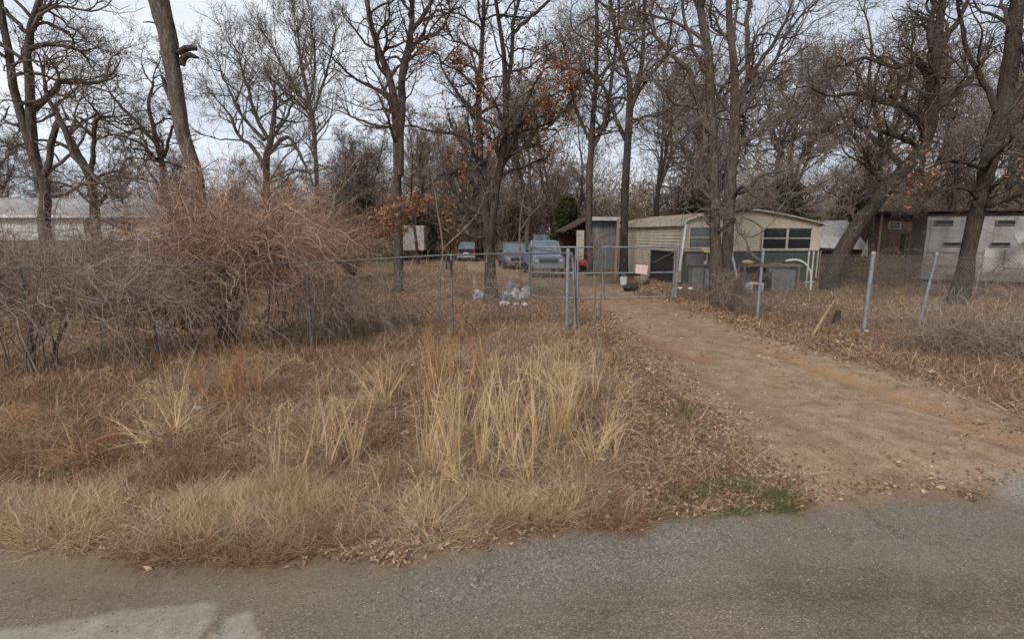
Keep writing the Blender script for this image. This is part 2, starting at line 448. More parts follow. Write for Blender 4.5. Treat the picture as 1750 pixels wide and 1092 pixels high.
# ------------------------------------------------------------------ ground materials
def ground_mat():
    m, nt, b = newmat('ground_surface')
    tc = N(nt, 'ShaderNodeTexCoord'); P = tc.outputs['Object']
    # leaf litter
    vor = N(nt, 'ShaderNodeTexVoronoi'); vor.inputs['Scale'].default_value = 21
    w = noise(nt, 5, 3, .6, P)
    pv = N(nt, 'ShaderNodeVectorMath', operation='MULTIPLY_ADD')
    L(nt, w.outputs['Color'], pv.inputs[0]); pv.inputs[1].default_value = (.14, .14, .14); L(nt, P, pv.inputs[2])
    L(nt, pv.outputs[0], vor.inputs['Vector'])
    cell = N(nt, 'ShaderNodeSeparateColor'); L(nt, vor.outputs['Color'], cell.inputs[0])
    big = noise(nt, .5, 4, .6, P); mid = noise(nt, 2.7, 4, .65, P); fine = noise(nt, 60, 4, .7, P)
    litter = ramp(nt, cell.outputs[0], [(0, (.07, .043, .028)), (.4, (.15, .094, .058)), (.75, (.24, .16, .10)), (1, (.34, .25, .165))])
    litter = mixc(nt, .55, litter, ramp(nt, mid.outputs['Fac'], [(.3, (.085, .055, .037)), (.55, (.15, .098, .062)), (.75, (.215, .155, .1))]))
    litter = mixc(nt, .5, litter, ramp(nt, big.outputs['Fac'], [(.35, (.65, .62, .6)), (.65, (1.35, 1.3, 1.2))]), 'MULTIPLY')
    col = litter
    # pale grass thatch
    thatch = ramp(nt, fine.outputs['Fac'], [(.3, (.14, .10, .06)), (.55, (.27, .205, .125)), (.75, (.38, .30, .19))])
    col = mixc(nt, mth(nt, 'MULTIPLY', attr(nt, 'pale'), .75), col, thatch)
    # green shoots
    gf = mth(nt, 'MULTIPLY', attr(nt, 'green'), ramp(nt, noise(nt, 9, 4, .7, P).outputs['Fac'], [(.4, (0, 0, 0)), (.62, (1, 1, 1))]))
    col = mixc(nt, mth(nt, 'MULTIPLY', gf, .6), col, (.085, .105, .035))
    # dirt of the drive
    dn = noise(nt, 3.2, 6, .7, P, .5)
    dirt = ramp(nt, dn.outputs['Fac'], [(.3, (.185, .122, .076)), (.5, (.278, .192, .122)), (.7, (.35, .255, .168))])
    sp = ramp(nt, noise(nt, 45, 3, .7, P).outputs['Fac'], [(.3, (.5, .48, .46)), (.5, (1, 1, 1)), (.72, (1.42, 1.4, 1.36))])
    dirt = mixc(nt, .8, dirt, sp, 'MULTIPLY')
    # leaf crumbs lying on the dirt
    cr = ramp(nt, noise(nt, 13, 5, .75, P, .8).outputs['Fac'], [(.58, (0, 0, 0)), (.66, (1, 1, 1))])
    dirt = mixc(nt, mth(nt, 'MULTIPLY', cr, .5), dirt, (.15, .098, .065))
    on = ramp(nt, noise(nt, 2.1, 5, .7, P, .6).outputs['Fac'], [(.3, (.4, .4, .4)), (.58, (1, 1, 1))])
    dirt = mixc(nt, mth(nt, 'MULTIPLY', mth(nt, 'MULTIPLY', attr(nt, 'orange'), on), .7), dirt, mixc(nt, .6, (.31, .172, .08), sp, 'MULTIPLY'))
    dirt = mixc(nt, mth(nt, 'MULTIPLY', mth(nt, 'MULTIPLY', attr(nt, 'red'), on), .9), dirt, mixc(nt, .6, (.215, .118, .072), sp, 'MULTIPLY'))
    dk = ramp(nt, noise(nt, 1.15, 6, .72, P, .7).outputs['Fac'], [(.52, (0, 0, 0)), (.64, (1, 1, 1))])
    dirt = mixc(nt, mth(nt, 'MULTIPLY', dk, .55), dirt, (.15, .10, .065))
    rt = noise(nt, 7, 5, .7, P, .5)
    dirt = mixc(nt, mth(nt, 'MULTIPLY', attr(nt, 'rut'), .5), dirt, ramp(nt, rt.outputs['Fac'], [(.35, (.13, .083, .05)), (.65, (.25, .165, .10))]))
    col = mixc(nt, attr(nt, 'dirt'), col, dirt)
    # chip seal road
    v2 = N(nt, 'ShaderNodeTexVoronoi'); v2.inputs['Scale'].default_value = 105; L(nt, P, v2.inputs['Vector'])
    c2 = N(nt, 'ShaderNodeSeparateColor'); L(nt, v2.outputs['Color'], c2.inputs[0])
    road = ramp(nt, c2.outputs[0], [(0, (.10, .079, .06)), (.5, (.15, .121, .092)), (.85, (.19, .157, .122)), (.97, (.27, .23, .185))])
    rn = noise(nt, 1.1, 5, .65, P, .3)
    mp = N(nt, 'ShaderNodeMapping'); L(nt, P, mp.inputs[0]); mp.inputs['Rotation'].default_value = (0, 0, R(-4)); mp.inputs['Scale'].default_value = (.22, 1.5, 1)
    rn2 = noise(nt, 1.6, 4, .6, mp.outputs[0])
    road = mixc(nt, .75, road, ramp(nt, rn.outputs['Fac'], [(.3, (.74, .72, .7)), (.5, (1, 1, 1)), (.7, (1.24, 1.2, 1.15))]), 'MULTIPLY')
    road = mixc(nt, .8, road, ramp(nt, rn2.outputs['Fac'], [(.32, (.72, .68, .64)), (.5, (1, .99, .97)), (.7, (1.2, 1.18, 1.16))]), 'MULTIPLY')
    v3 = N(nt, 'ShaderNodeTexVoronoi'); v3.inputs['Scale'].default_value = 75; L(nt, P, v3.inputs['Vector'])
    c3 = N(nt, 'ShaderNodeSeparateColor'); L(nt, v3.outputs['Color'], c3.inputs[0])
    grav = ramp(nt, c3.outputs[1], [(0, (.075, .066, .058)), (.45, (.155, .138, .122)), (.8, (.225, .204, .184)), (1, (.36, .335, .305))])
    road = mixc(nt, mth(nt, 'MULTIPLY', attr(nt, 'gravel'), .6), road, grav)
    cem = ramp(nt, noise(nt, 7, 6, .7, P).outputs['Fac'], [(.32, (.25, .215, .175)), (.6, (.335, .295, .245))])
    road = mixc(nt, mth(nt, 'MULTIPLY', attr(nt, 'patch'), .92), road, mixc(nt, .5, cem, sp, 'MULTIPLY'))
    du = ramp(nt, noise(nt, 3.4, 6, .7, P, .6).outputs['Fac'], [(.36, (.25, .25, .25)), (.6, (1, 1, 1))])
    dust = ramp(nt, fine.outputs['Fac'], [(.3, (.105, .078, .054)), (.55, (.175, .133, .093)), (.75, (.25, .195, .14))])
    road = mixc(nt, mth(nt, 'MULTIPLY', mth(nt, 'MULTIPLY', attr(nt, 'dusty'), du), .9), road, dust)
    crk = N(nt, 'ShaderNodeTexVoronoi', feature='DISTANCE_TO_EDGE'); crk.inputs['Scale'].default_value = .55
    pw = N(nt, 'ShaderNodeVectorMath', operation='MULTIPLY_ADD'); wn = noise(nt, 2.2, 5, .7, P)
    L(nt, wn.outputs['Color'], pw.inputs[0]); pw.inputs[1].default_value = (.9, .9, .9); L(nt, P, pw.inputs[2]); L(nt, pw.outputs[0], crk.inputs['Vector'])
    cf = ramp(nt, crk.outputs['Distance'], [(.004, (1, 1, 1)), (.013, (0, 0, 0))])
    cg = ramp(nt, rn.outputs['Fac'], [(.48, (0, 0, 0)), (.58, (1, 1, 1))])
    road = mixc(nt, mth(nt, 'MULTIPLY', mth(nt, 'MULTIPLY', cf, cg), .55), road, (.06, .05, .04))
    col = mixc(nt, attr(nt, 'road'), col, road)
    lg = ramp(nt, c3.outputs[2], [(0, (.11, .097, .084)), (.4, (.22, .198, .175)), (.8, (.30, .275, .25)), (1, (.42, .39, .36))])
    col = mixc(nt, mth(nt, 'MULTIPLY', attr(nt, 'apron'), .6), col, lg)
    L(nt, col, b.inputs['Base Color'])
    b.inputs['Roughness'].default_value = .93; b.inputs['Specular IOR Level'].default_value = .12
    h1 = mth(nt, 'ADD', mth(nt, 'MULTIPLY', v2.outputs['Distance'], .5), mth(nt, 'MULTIPLY', fine.outputs['Fac'], .8))
    h1 = mth(nt, 'ADD', h1, mth(nt, 'MULTIPLY', noise(nt, 26, 4, .7, P).outputs['Fac'], 1.1))
    bumpn(nt, b, h1, .35, .01)
    return m
M['ground'] = ground_mat()

def build_ground():
    ang = np.concatenate([np.linspace(-180, -72, 24)[:-1], np.linspace(-72, 72, 560), np.linspace(72, 180, 24)[1:-1]])
    ang = np.radians(ang)
    rr = np.concatenate([[.05, .6, 1.2, 1.7, 2.1], 2.4 * np.exp(np.linspace(0, math.log(60 / 2.4), 430)), [70, 85, 110, 150, 220, 350, 600, 1100]])
    A, Rr = np.meshgrid(ang, rr)
    X, Y = np.sin(A) * Rr, np.cos(A) * Rr
    nr, na = X.shape
    x, y = X.ravel(), Y.ravel()
    m = masks(x, y)
    z = ground_h(x, y, m['sdr'])
    V = np.stack([x, y, z], 1)
    idx = np.arange(nr * na).reshape(nr, na)
    nx = np.roll(idx, -1, axis=1)
    Fq = np.stack([idx[:-1], idx[1:], nx[1:], nx[:-1]], -1).reshape(-1, 4)[:, ::-1]
    kr, kd = m['road'][Fq].mean(1), m['dirt'][Fq].mean(1)
    cls = np.where(kr > .5, 1, np.where(kd > .5, 2, 0))
    for k, name in enumerate(('ground', 'road', 'driveway')):
        f = Fq[cls == k]
        used, inv = np.unique(f, return_inverse=True)
        mb = MB(); mb.add(V[used], inv.reshape(-1, 4))
        me = mb.mesh(name, M['ground'], smooth=True)
        for a in ('road', 'dirt', 'pale', 'green', 'orange', 'red', 'patch', 'gravel', 'dusty', 'rut', 'apron'):
            at_ = me.attributes.new(a, 'FLOAT', 'POINT')
            at_.data.foreach_set('value', m[a][used].astype(np.float32))
        o = bpy.data.objects.new(name, me); COL.objects.link(o); o['kind'] = 'structure'
build_ground()

# ------------------------------------------------------------------ plants: vectorised growth
def nrm(a): return a / (np.linalg.norm(a, axis=-1, keepdims=True) + 1e-9)

def grow(P, D, Ln, R0, R1, segs, wander, trop, g):
    n = len(P); pts = np.empty((n, segs + 1, 3)); pts[:, 0] = P
    d = nrm(D); st = (Ln / segs)[:, None]; trop = np.asarray(trop)
    for s in range(segs):
        d = nrm(d + g.normal(size=(n, 3)) * wander + trop)
        pts[:, s + 1] = pts[:, s] + d * st
    t = np.linspace(0, 1, segs + 1)[None]
    return pts, R0[:, None] * (1 - t) + R1[:, None] * t

def kids(pts, rad, npar, t0, t1, amin, amax, g, frac=None):
    n, m, _ = pts.shape
    par = np.repeat(np.arange(n), npar)
    t = g.uniform(t0, t1, len(par)) * (m - 1)
    i = np.minimum(t.astype(int), m - 2); f = (t - i)[:, None]
    a, b = pts[par, i], pts[par, i + 1]
    pos = a + (b - a) * f
    tan = nrm(b - a)
    r = rad[par, i] * (1 - f[:, 0]) + rad[par, i + 1] * f[:, 0]
    perp = nrm(np.cross(tan, g.normal(size=tan.shape)))
    al = g.uniform(amin, amax, len(par))[:, None]
    return par, t / (m - 1), pos, nrm(tan * np.cos(al) + perp * np.sin(al)), r

def spline(pts, n):
    pts = np.asarray(pts, float)
    p = np.vstack([2 * pts[0] - pts[1], pts, 2 * pts[-1] - pts[-2]])
    out = []
    m = len(pts) - 1
    for t in np.linspace(0, m, n):
        i = min(int(t), m - 1); f = t - i
        a, b, c, d = p[i:i + 4]
        out.append(.5 * (2 * b + (c - a) * f + (2 * a - 5 * b + 4 * c - d) * f * f + (3 * b - a - 3 * c + d) * f ** 3))
    return np.array(out)

def crown_from(stems, g, n1=14, n2=6, n3=6, n4=4, l1=3.2, t0=.35, wander=.28, rmin=.0045, up=.05, a1=(.6, 1.25), levels=4, low=None):
    """stems: list of (pts(S,3), rad(S), weight). n1 = limbs per 8 m of stem. Returns crown MB and twig tips."""
    mb = MB(); P, D, LL, RR = [], [], [], []
    for si, (pts, rad, w) in enumerate(stems):
        ln = np.linalg.norm(np.diff(pts, axis=0), axis=1).sum()
        ts = t0 if si == 0 else min(t0, .2)
        k = max(2, int(n1 * w ** .3 * ln * (1 - ts) / 8 + .5))
        par, t, pos, d, r = kids(pts[None], rad[None], k, ts, 1, a1[0], a1[1], g)
        d = d * np.array([1, 1, .8])
        P.append(pos); D.append(d); LL.append(l1 * np.clip(r / .07, .42, 1.1) * g.uniform(.6, 1.3, len(t))); RR.append(np.minimum(r * .55, .075))
        par, t, pos, d, r = kids(pts[None], rad[None], 3, .97, 1, .1, .6, g)
        P.append(pos); D.append(d); LL.append(l1 * g.uniform(.35, .7, len(t))); RR.append(np.maximum(r * .8, .01))
    P, D, LL, RR = map(np.concatenate, (P, D, LL, RR))
    RR = np.clip(RR, .009, .08)
    p1, r1 = grow(P, D, LL, RR, RR * .25, 11, wander, (0, 0, up), g)
    mb.tubes(p1, r1, 6, 0, g.uniform(0, .45, len(p1)))
    par, t, pos, d, r = kids(p1, r1, n2, .15, 1, .4, 1.0, g)
    L2 = LL[par] * (.72 - .3 * t) * g.uniform(.5, 1.3, len(t))
    r0 = np.clip(r * .62, rmin * 1.4, .035)
    p2, r2 = grow(pos, d, L2, r0, np.maximum(r0 * .3, rmin * .7), 8, wander * 1.05, (0, 0, up * .8), g)
    mb.tubes(p2, r2, 4, 0, g.uniform(.1, .65, len(p2)))
    par, t, pos, d, r = kids(p2, r2, n3, .2, 1, .4, 1.0, g)
    L3 = np.clip(L2[par] * (.62 - .25 * t) * g.uniform(.5, 1.3, len(t)), .22, 1.6)
    r0 = np.clip(r * .65, rmin, .014)
    p3, r3 = grow(pos, d, L3, r0, np.maximum(r0 * .4, rmin * .6), 5, wander, (0, 0, up * .8), g)
    mb.tubes(p3, r3, 3, 0, g.uniform(.2, .9, len(p3)))
    tips = p3[:, -1]
    if levels > 3:
        par, t, pos, d, r = kids(p3, r3, n4, .25, 1, .35, .95, g)
        L4 = np.clip(L3[par] * g.uniform(.35, .75, len(t)), .12, .5)
        r0 = np.full(len(t), rmin * .8)
        p4, r4 = grow(pos, d, L4, r0, r0 * .6, 3, wander * .8, (0, 0, up), g)
        mb.tubes(p4, r4, 3, 0, g.uniform(.3, 1, len(p4)))
        tips = p4[:, -1]
    return mb, tips

def leaf_quads(mb, c, size, g, mat=0, flat=.0, rnd=None):
    n = len(c)
    nor = g.normal(size=(n, 3)); nor[:, 2] = nor[:, 2] * (1 - flat) + flat * 2.2
    nor = nrm(nor)
    a = nrm(np.cross(nor, g.normal(size=(n, 3)))); b = np.cross(nor, a)
    s = (size * g.uniform(.6, 1.4, n))[:, None]
    fold = nor * s * g.uniform(-.25, .45, (n, 1))
    v = np.stack([c - a * s, c - b * s * .5 + fold, c + a * s, c + b * s * .5 + fold], 1)
    idx = np.arange(n * 4).reshape(n, 4)
    f = np.concatenate([idx[:, [0, 1, 2]], idx[:, [0, 2, 3]]])
    rnd = g.uniform(0, 1, n) if rnd is None else rnd
    mb.add(v.reshape(-1, 3), f, mat, np.repeat(rnd, 4))

def trunk_mb(stems, g, k=12, flare=.35, rough=.07):
    mb = MB()
    for i, (pts, rad, w) in enumerate(stems):
        rad = rad.copy()
        n = len(pts)
        if i == 0 and flare:
            zz = pts[:, 2] - pts[0, 2]
            rad = rad * (1 + flare * np.exp(-zz / .45))
        st = mb.n
        mb.tubes(pts, rad, k, 0, .4)
        v = mb.v[-1].reshape(n, k, 3)
        jit = 1 + g.normal(size=(1, k, 1)) * rough + g.normal(size=(n, k, 1)) * rough * .6
        v[:] = pts[:, None] + (v - pts[:, None]) * jit
        mb.v[-1] = v.reshape(-1, 3)
    return mb

def stem_px(pxs, d, g, n=26, jit=.03, ground=True):
    """pxs: (u, v, width_px[, depth offset]) from the base upwards -> 3D stem"""
    P = [at(p[0], p[1], d + (p[3] if len(p) > 3 else 0)) for p in pxs]
    rads = [p[2] * .385 * (d + (p[3] if len(p) > 3 else 0)) / ray(p[0], p[1])[1] / F for p in pxs]
    if ground:
        b = P[0].copy(); z0 = gz(b[0], b[1]) - .12
        if b[2] > z0 + .15:
            dx = (P[1] - P[0]); dx = dx / max(dx[2], .3)
            dirv = np.array([dx[0] * .5 * (b[2] - z0), 0, b[2] - z0])
            P.insert(0, b - dirv); rads.insert(0, rads[0] * 1.08)
        else:
            P[0][2] = z0
    P = np.array(P)
    S = spline(P, n); rr = np.interp(np.linspace(0, len(P) - 1, n), np.arange(len(P)), rads)
    j = g.normal(size=S.shape) * jit; j[0] = 0; j[:, 2] *= .3
    if n > 4: j[1:-1] = (j[:-2] + j[1:-1] * 2 + j[2:]) / 3
    return S + j, rr

def hero_tree(name, label, d, stems, seed, bark, twig, group=None, leaf=None, tr=None, **kw):
    g = np.random.default_rng(seed)
    st = []
    for i, s in enumerate(stems):
        w = 1.
        if isinstance(s, tuple): s, w = s
        p, r = stem_px(s, d, g, ground=(i == 0 or s[0][1] > 395))
        st.append((p, r, w))
    b = st[0][0][0]
    o = thing(name, label, 'tree', (b[0], b[1], b[2] + .1), group=group)
    trunk_mb(st, g).build('trunk', M[bark], o, smooth=True)
    mb, tips = crown_from(st, g, **kw)
    mats = [M[twig]]
    if leaf:
        fn, size = leaf
        c = fn(tips, g)
        leaf_quads(mb, c, size, g, 1)
        mats.append(M['leaf_rust'])
    mb.build('crown', mats, o, smooth=False)
    return o

# ---- hero trees
# far left twin trunked broken tree
hero_tree('oak_tree', 'leaning twin trunked bare oak with broken limbs at the far left behind the brush', 18,
    [[(80, 400, 24), (77, 330, 22), (56, 260, 18), (28, 170, 17), (8, 60, 14), (-8, -60, 11), (-20, -200, 7)],
     ([(70, 330, 18), (60, 250, 18), (50, 150, 18), (52, 60, 15), (66, 0, 11), (80, -120, 6)], .8),
     ([(55, 190, 14), (85, 165, 13), (108, 140, 11), (150, 142, 8), (183, 138, 6)], .35), ([(50, 84, 10), (85, 76, 10), (122, 82, 7)], .3),
     ([(52, 62, 9), (66, 30, 9), (70, 15, 7)], .15), ([(50, 60, 9), (20, 30, 8), (-10, 0, 6)], .3),
     ([(75, 300, 13), (100, 210, 12), (130, 270, 11), (160, 300, 9)], .3)], 101, 'bark_grey', 'twig_grey', n1=9, l1=2.6, wander=.3, t0=.25)
# dead snag
def snag():
    g = np.random.default_rng(5)
    d = 14.5
    P, r = stem_px([(352, 420, 26), (340, 320, 27), (317, 240, 29), (306, 180, 31), (297, 125, 33), (284, 60, 38), (275, 15, 42), (267, -40, 43), (261, -75, 40), (258, -92, 28)], d, g, 34, .02)
    P2, r2 = stem_px([(294, 172, 14), (284, 150, 11), (277, 130, 6)], d, g, 8, .01, False)
    P3, r3 = stem_px([(305, 92, 15), (312, 84, 14), (324, 82, 12), (336, 84, 8)], d, g, 8, .008, False)
    P4, r4 = stem_px([(311, 112, 13), (314, 100, 14), (324, 94, 12), (332, 97, 9), (339, 99, 5)], d, g, 10, .008, False)
    P5, r5 = stem_px([(296, 193, 9), (291, 192, 8), (288, 196, 5)], d, g, 5, .004, False)
    P6, r6 = stem_px([(290, 44, 10), (296, 44, 8)], d, g, 4, .004, False)
    P7, r7 = stem_px([(266, 40, 4), (256, 38, 3), (243, 38, 2)], d, g, 6, .01, False)
    b = P[0]
    o = thing('dead_tree', 'dead limbless snag with curled branch stubs rising above the brush', 'tree', (b[0], b[1], b[2] + .1))
    trunk_mb([(P, r, 1)], g, 16, .1, .05).build('trunk', M['bark_snag'], o, smooth=True)
    for q, rr in ((P2, r2), (P3, r3), (P4, r4), (P5, r5), (P6, r6), (P7, r7)):
        trunk_mb([(q, rr, 1)], g, 9, 0, .08).build('branch_stub', M['bark_dark'], o, smooth=True)
snag()
hero_tree('oak_tree', 'bare twin stemmed oak with smooth grey forks left of the rust leaved oak', 23,
    [[(681, 492, 20), (680, 400, 18), (679, 300, 17), (676, 200, 17), (670, 150, 16), (650, 90, 13), (632, 30, 11), (615, -50, 9), (600, -160, 5)],
     ([(683, 300, 18), (687, 200, 18), (690, 120, 17), (700, 60, 14), (705, 0, 11), (712, -90, 8), (716, -190, 5)], 1),
     ([(693, 90, 10), (715, 70, 9), (750, 55, 7), (770, 20, 5)], .4), ([(697, 60, 11), (722, 30, 9), (745, -15, 7), (770, -80, 5)], .5),
     ([(676, 220, 7), (645, 215, 6), (600, 200, 4)], .3)], 103, 'bark_grey', 'twig_dark', n1=15, l1=2.9, t0=.38)

def lf_center(tips, g):
    x, y, z = tips.T
    u = 875 + 875 * x / y
    ns = vnoise(x * 1.0, z + y * .7, 1.1, 3)
    pr = np.where((z > 4.2) & (z < 8.6), 1, .12) * sstep(.42, .72, ns) * sstep(3.4, 1.2, np.abs(x + .35)) 
    low = sstep(1.0, .4, np.abs(z - 3.0)) * sstep(-1.3, -2.0, x)
    pr = np.maximum(pr * .8, low * .5)
    sel = tips[g.uniform(size=len(tips)) < pr]
    sel = np.repeat(sel, 3, axis=0)
    return sel + g.normal(size=sel.shape) * .055
hero_tree('oak_tree', 'oak still holding rust brown leaves beside the grey bags', 18.3,
    [[(838, 517, 28), (838, 480, 26), (836, 420, 25), (828, 360, 19), (820, 300, 17), (819, 250, 16), (818, 180, 14), (822, 100, 11), (826, 20, 9), (820, -80, 6), (815, -170, 4)],
     ([(838, 410, 18), (846, 340, 17), (855, 290, 17), (862, 240, 16), (862, 180, 13), (860, 100, 11), (848, 20, 9), (838, -80, 7), (835, -180, 4)], 1),
     ([(862, 270, 13), (880, 235, 11), (890, 200, 9), (905, 160, 7), (930, 120, 5)], .6), ([(862, 190, 9), (872, 110, 9), (880, 40, 8), (890, -40, 6), (905, -120, 4)], .7),
     ([(815, 250, 8), (780, 230, 7), (740, 225, 5), (705, 215, 4)], .55), ([(818, 200, 8), (790, 170, 7), (765, 130, 5), (745, 90, 4)], .55),
     ([(862, 230, 7), (890, 225, 6), (930, 215, 5), (965, 190, 4)], .5), ([(875, 60, 8), (905, 30, 7), (940, 0, 6), (970, -60, 4)], .4),
     ([(828, 380, 7), (790, 372, 6, -.6), (745, 365, 5, -1), (700, 372, 3, -1.3)], .6), ([(880, 225, 6), (915, 180, 5), (950, 160, 4), (975, 150, 3)], .5)],
    104, 'bark_dark', 'twig_dark', n1=15, l1=2.5, t0=.22, wander=.26, leaf=(lf_center, .06))
hero_tree('oak_tree', 'slim grey forked oak standing in front of the grey metal shed', 31,
    [[(1009, 470, 16), (1008, 400, 14), (1008, 300, 14), (1010, 250, 13), (1014, 200, 11), (1018, 120, 9), (1020, 40, 8), (1018, -60, 5)],
     ([(1010, 260, 10), (1030, 220, 9), (1045, 150, 8), (1052, 80, 6), (1060, 0, 5), (1062, -80, 3)], .9), ([(1008, 240, 8), (990, 200, 7), (975, 150, 6), (965, 80, 4)], .7)],
    105, 'bark_grey', 'twig_grey', n1=14, l1=3., t0=.4, rmin=.006)
hero_tree('oak_tree', 'dark straight oak standing at the corner of the cream home and the shed', 29.5,
    [[(1065, 480, 19), (1066, 420, 17), (1068, 330, 16), (1072, 250, 16), (1076, 195, 16), (1075, 140, 12), (1062, 90, 9), (1045, 20, 8), (1040, -60, 5), (1035, -120, 3)],
     ([(1076, 190, 12), (1088, 150, 12), (1098, 100, 10), (1100, 30, 8), (1112, -60, 6), (1118, -140, 4)], 1), ([(1070, 240, 9), (1050, 200, 8), (1035, 155, 7), (1000, 120, 5)], .7),
     ([(1082, 170, 8), (1110, 130, 7), (1140, 90, 6), (1150, 30, 4)], .6), ([(1073, 215, 6), (1100, 200, 5), (1140, 190, 4)], .5)],
    106, 'bark_dark', 'twig_dark', n1=15, l1=3.6, t0=.38, rmin=.006)
hero_tree('oak_tree', 'large twin trunked bare oak before the cream home by the drive', 17.3,
    [[(1231, 527, 38), (1227, 500, 32), (1224, 450, 27), (1221, 400, 22), (1219, 330, 20), (1216, 250, 20), (1214, 190, 19), (1212, 120, 18), (1206, 60, 17), (1196, 0, 14), (1188, -90, 10), (1180, -200, 6)],
     ([(1240, 490, 24), (1244, 430, 24), (1245, 380, 24), (1248, 320, 25), (1253, 260, 25), (1258, 200, 22), (1258, 140, 17), (1252, 70, 15), (1246, 10, 13), (1240, -90, 9), (1236, -200, 5)], 1),
     ([(1256, 215, 16), (1268, 170, 14), (1276, 120, 11), (1275, 60, 10), (1280, 0, 9), (1290, -100, 6)], .8), ([(1262, 180, 11), (1285, 130, 10), (1310, 90, 8), (1340, 40, 6), (1360, -20, 4)], .7),
     ([(1260, 205, 12), (1290, 160, 10), (1320, 110, 8), (1345, 60, 6), (1375, 20, 4)], .7), ([(1214, 225, 14), (1200, 200, 14), (1188, 160, 12), (1178, 120, 10), (1150, 100, 8), (1120, 60, 6)], .7),
     ([(1212, 130, 9), (1190, 100, 8), (1172, 40, 7), (1165, -20, 5)], .6), ([(1250, 330, 13), (1275, 325, 9, -.5), (1300, 300, 7, -.8), (1345, 290, 5, -1.2), (1400, 260, 3, -1.4)], .8),
     ([(1249, 345, 9), (1270, 318, 7, -.8), (1290, 335, 6, -1.1), (1310, 345, 5, -1.4), (1360, 360, 3, -1.6)], .7), ([(1247, 360, 10), (1290, 355, 8), (1330, 335, 6, .3), (1380, 330, 4, .5)], .7),
     ([(1218, 310, 7), (1190, 290, 5, -.4), (1160, 240, 4, -.7)], .5)],
    107, 'bark_grey', 'twig_grey', n1=15, l1=2.7, t0=.25, wander=.25)
hero_tree('oak_tree', 'thick dark oak with wide crooked limbs between the cream home and the silver trailer', 23,
    [[(1432, 445, 32), (1455, 400, 31), (1492, 350, 30), (1535, 300, 27), (1572, 255, 26), (1588, 210, 27), (1592, 160, 25), (1598, 110, 23), (1606, 50, 18), (1612, -20, 13), (1620, -120, 7)],
     ([(1582, 225, 17), (1560, 195, 16), (1535, 180, 14), (1500, 172, 13), (1460, 160, 9), (1420, 165, 6), (1385, 150, 4)], .9),
     ([(1594, 150, 14), (1575, 115, 12), (1562, 105, 11), (1530, 115, 10), (1480, 100, 7), (1450, 110, 4)], .8),
     ([(1600, 100, 14), (1588, 55, 12), (1595, 10, 10), (1580, -60, 7)], .7), ([(1604, 90, 14), (1630, 45, 11), (1650, 10, 9), (1675, -60, 6)], .7),
     ([(1578, 250, 15), (1550, 240, 13), (1510, 225, 10), (1460, 215, 7), (1410, 225, 4)], .8), ([(1592, 190, 13), (1625, 170, 11), (1660, 130, 8), (1690, 95, 5)], .7),
     ([(1545, 290, 14), (1520, 260, 12), (1490, 235, 10), (1455, 200, 7)], .7)],
    108, 'bark_dark', 'twig_dark', n1=9, l1=2.8, t0=.2, wander=.28)
def lf_right(tips, g):
    x, y, z = tips.T
    ns = vnoise(x, z + y * .5, 1.3, 8)
    pr = sstep(1.4, .6, np.abs(z - 4.5)) * sstep(.35, .75, ns) * .42 * (.15 + .85 * sstep(12.6, 13.6, x))
    sel = np.repeat(tips[g.uniform(size=len(tips)) < pr], 3, axis=0)
    return sel + g.normal(size=sel.shape) * .06
hero_tree('oak_tree', 'right leaning oak with rusty leaves on its low limbs before the silver trailer', 18,
    [[(1642, 500, 33), (1652, 450, 29), (1666, 380, 28), (1680, 320, 28), (1696, 260, 31), (1712, 200, 33), (1722, 130, 30), (1732, 60, 27), (1742, -20, 22), (1755, -130, 14), (1762, -220, 7)],
     ([(1712, 200, 18), (1740, 165, 16), (1775, 110, 12), (1800, 30, 8)], .7), ([(1700, 190, 13), (1680, 140, 11), (1655, 90, 9), (1640, 30, 7), (1630, -60, 4)], .8),
     ([(1690, 290, 12), (1655, 280, 9, -.6), (1620, 275, 7, -1), (1580, 290, 4, -1.3)], .9), ([(1684, 330, 11), (1720, 300, 9, -.8), (1760, 285, 7, -1.2), (1810, 280, 4, -1.4)], .9),
     ([(1675, 355, 9), (1700, 350, 8, -.5), (1740, 332, 6, -.8), (1790, 315, 4, -1)], .5), ([(1672, 340, 8), (1640, 320, 6, -.9), (1600, 330, 4, -1.5)], .7)],
    109, 'bark_dark', 'twig_dark', n1=14, l1=2.4, t0=.25, wander=.27, leaf=(lf_right, .062))
hero_tree('oak_tree', 'slim dark trunk standing beside the rusty brown shed', 26,
    [[(1488, 450, 15), (1490, 410, 13), (1493, 340, 12), (1506, 270, 11), (1500, 200, 9), (1484, 140, 7), (1490, 80, 5), (1478, 20, 3)],
     ([(1500, 270, 8), (1530, 220, 7), (1550, 150, 5), (1560, 80, 3)], .8), ([(1497, 300, 7), (1470, 250, 6), (1440, 200, 4), (1420, 150, 3)], .8)], 110, 'bark_dark', 'twig_dark', n1=14, l1=3., t0=.35)
hero_tree('oak_tree', 'spreading bare oak with a broken pale top left of the centre in the back yard', 38,
    [[(455, 400, 16), (456, 330, 14), (454, 280, 14), (462, 240, 13), (468, 200, 10), (470, 165, 7), (468, 155, 3)],
     ([(452, 285, 10), (430, 250, 8), (410, 235, 7), (395, 200, 5), (370, 170, 3)], .9), ([(462, 245, 9), (440, 205, 8), (425, 160, 6), (410, 110, 4)], .9),
     ([(458, 265, 9), (490, 235, 8), (510, 260, 7), (530, 300, 5)], .6), ([(452, 240, 8), (415, 200, 6), (390, 150, 4), (375, 120, 3)], .8), ([(465, 235, 7), (490, 200, 5), (500, 170, 3)], .6)],
    111, 'bark_grey', 'twig_grey', n1=13, l1=4., t0=.2, wander=.25, rmin=.008)
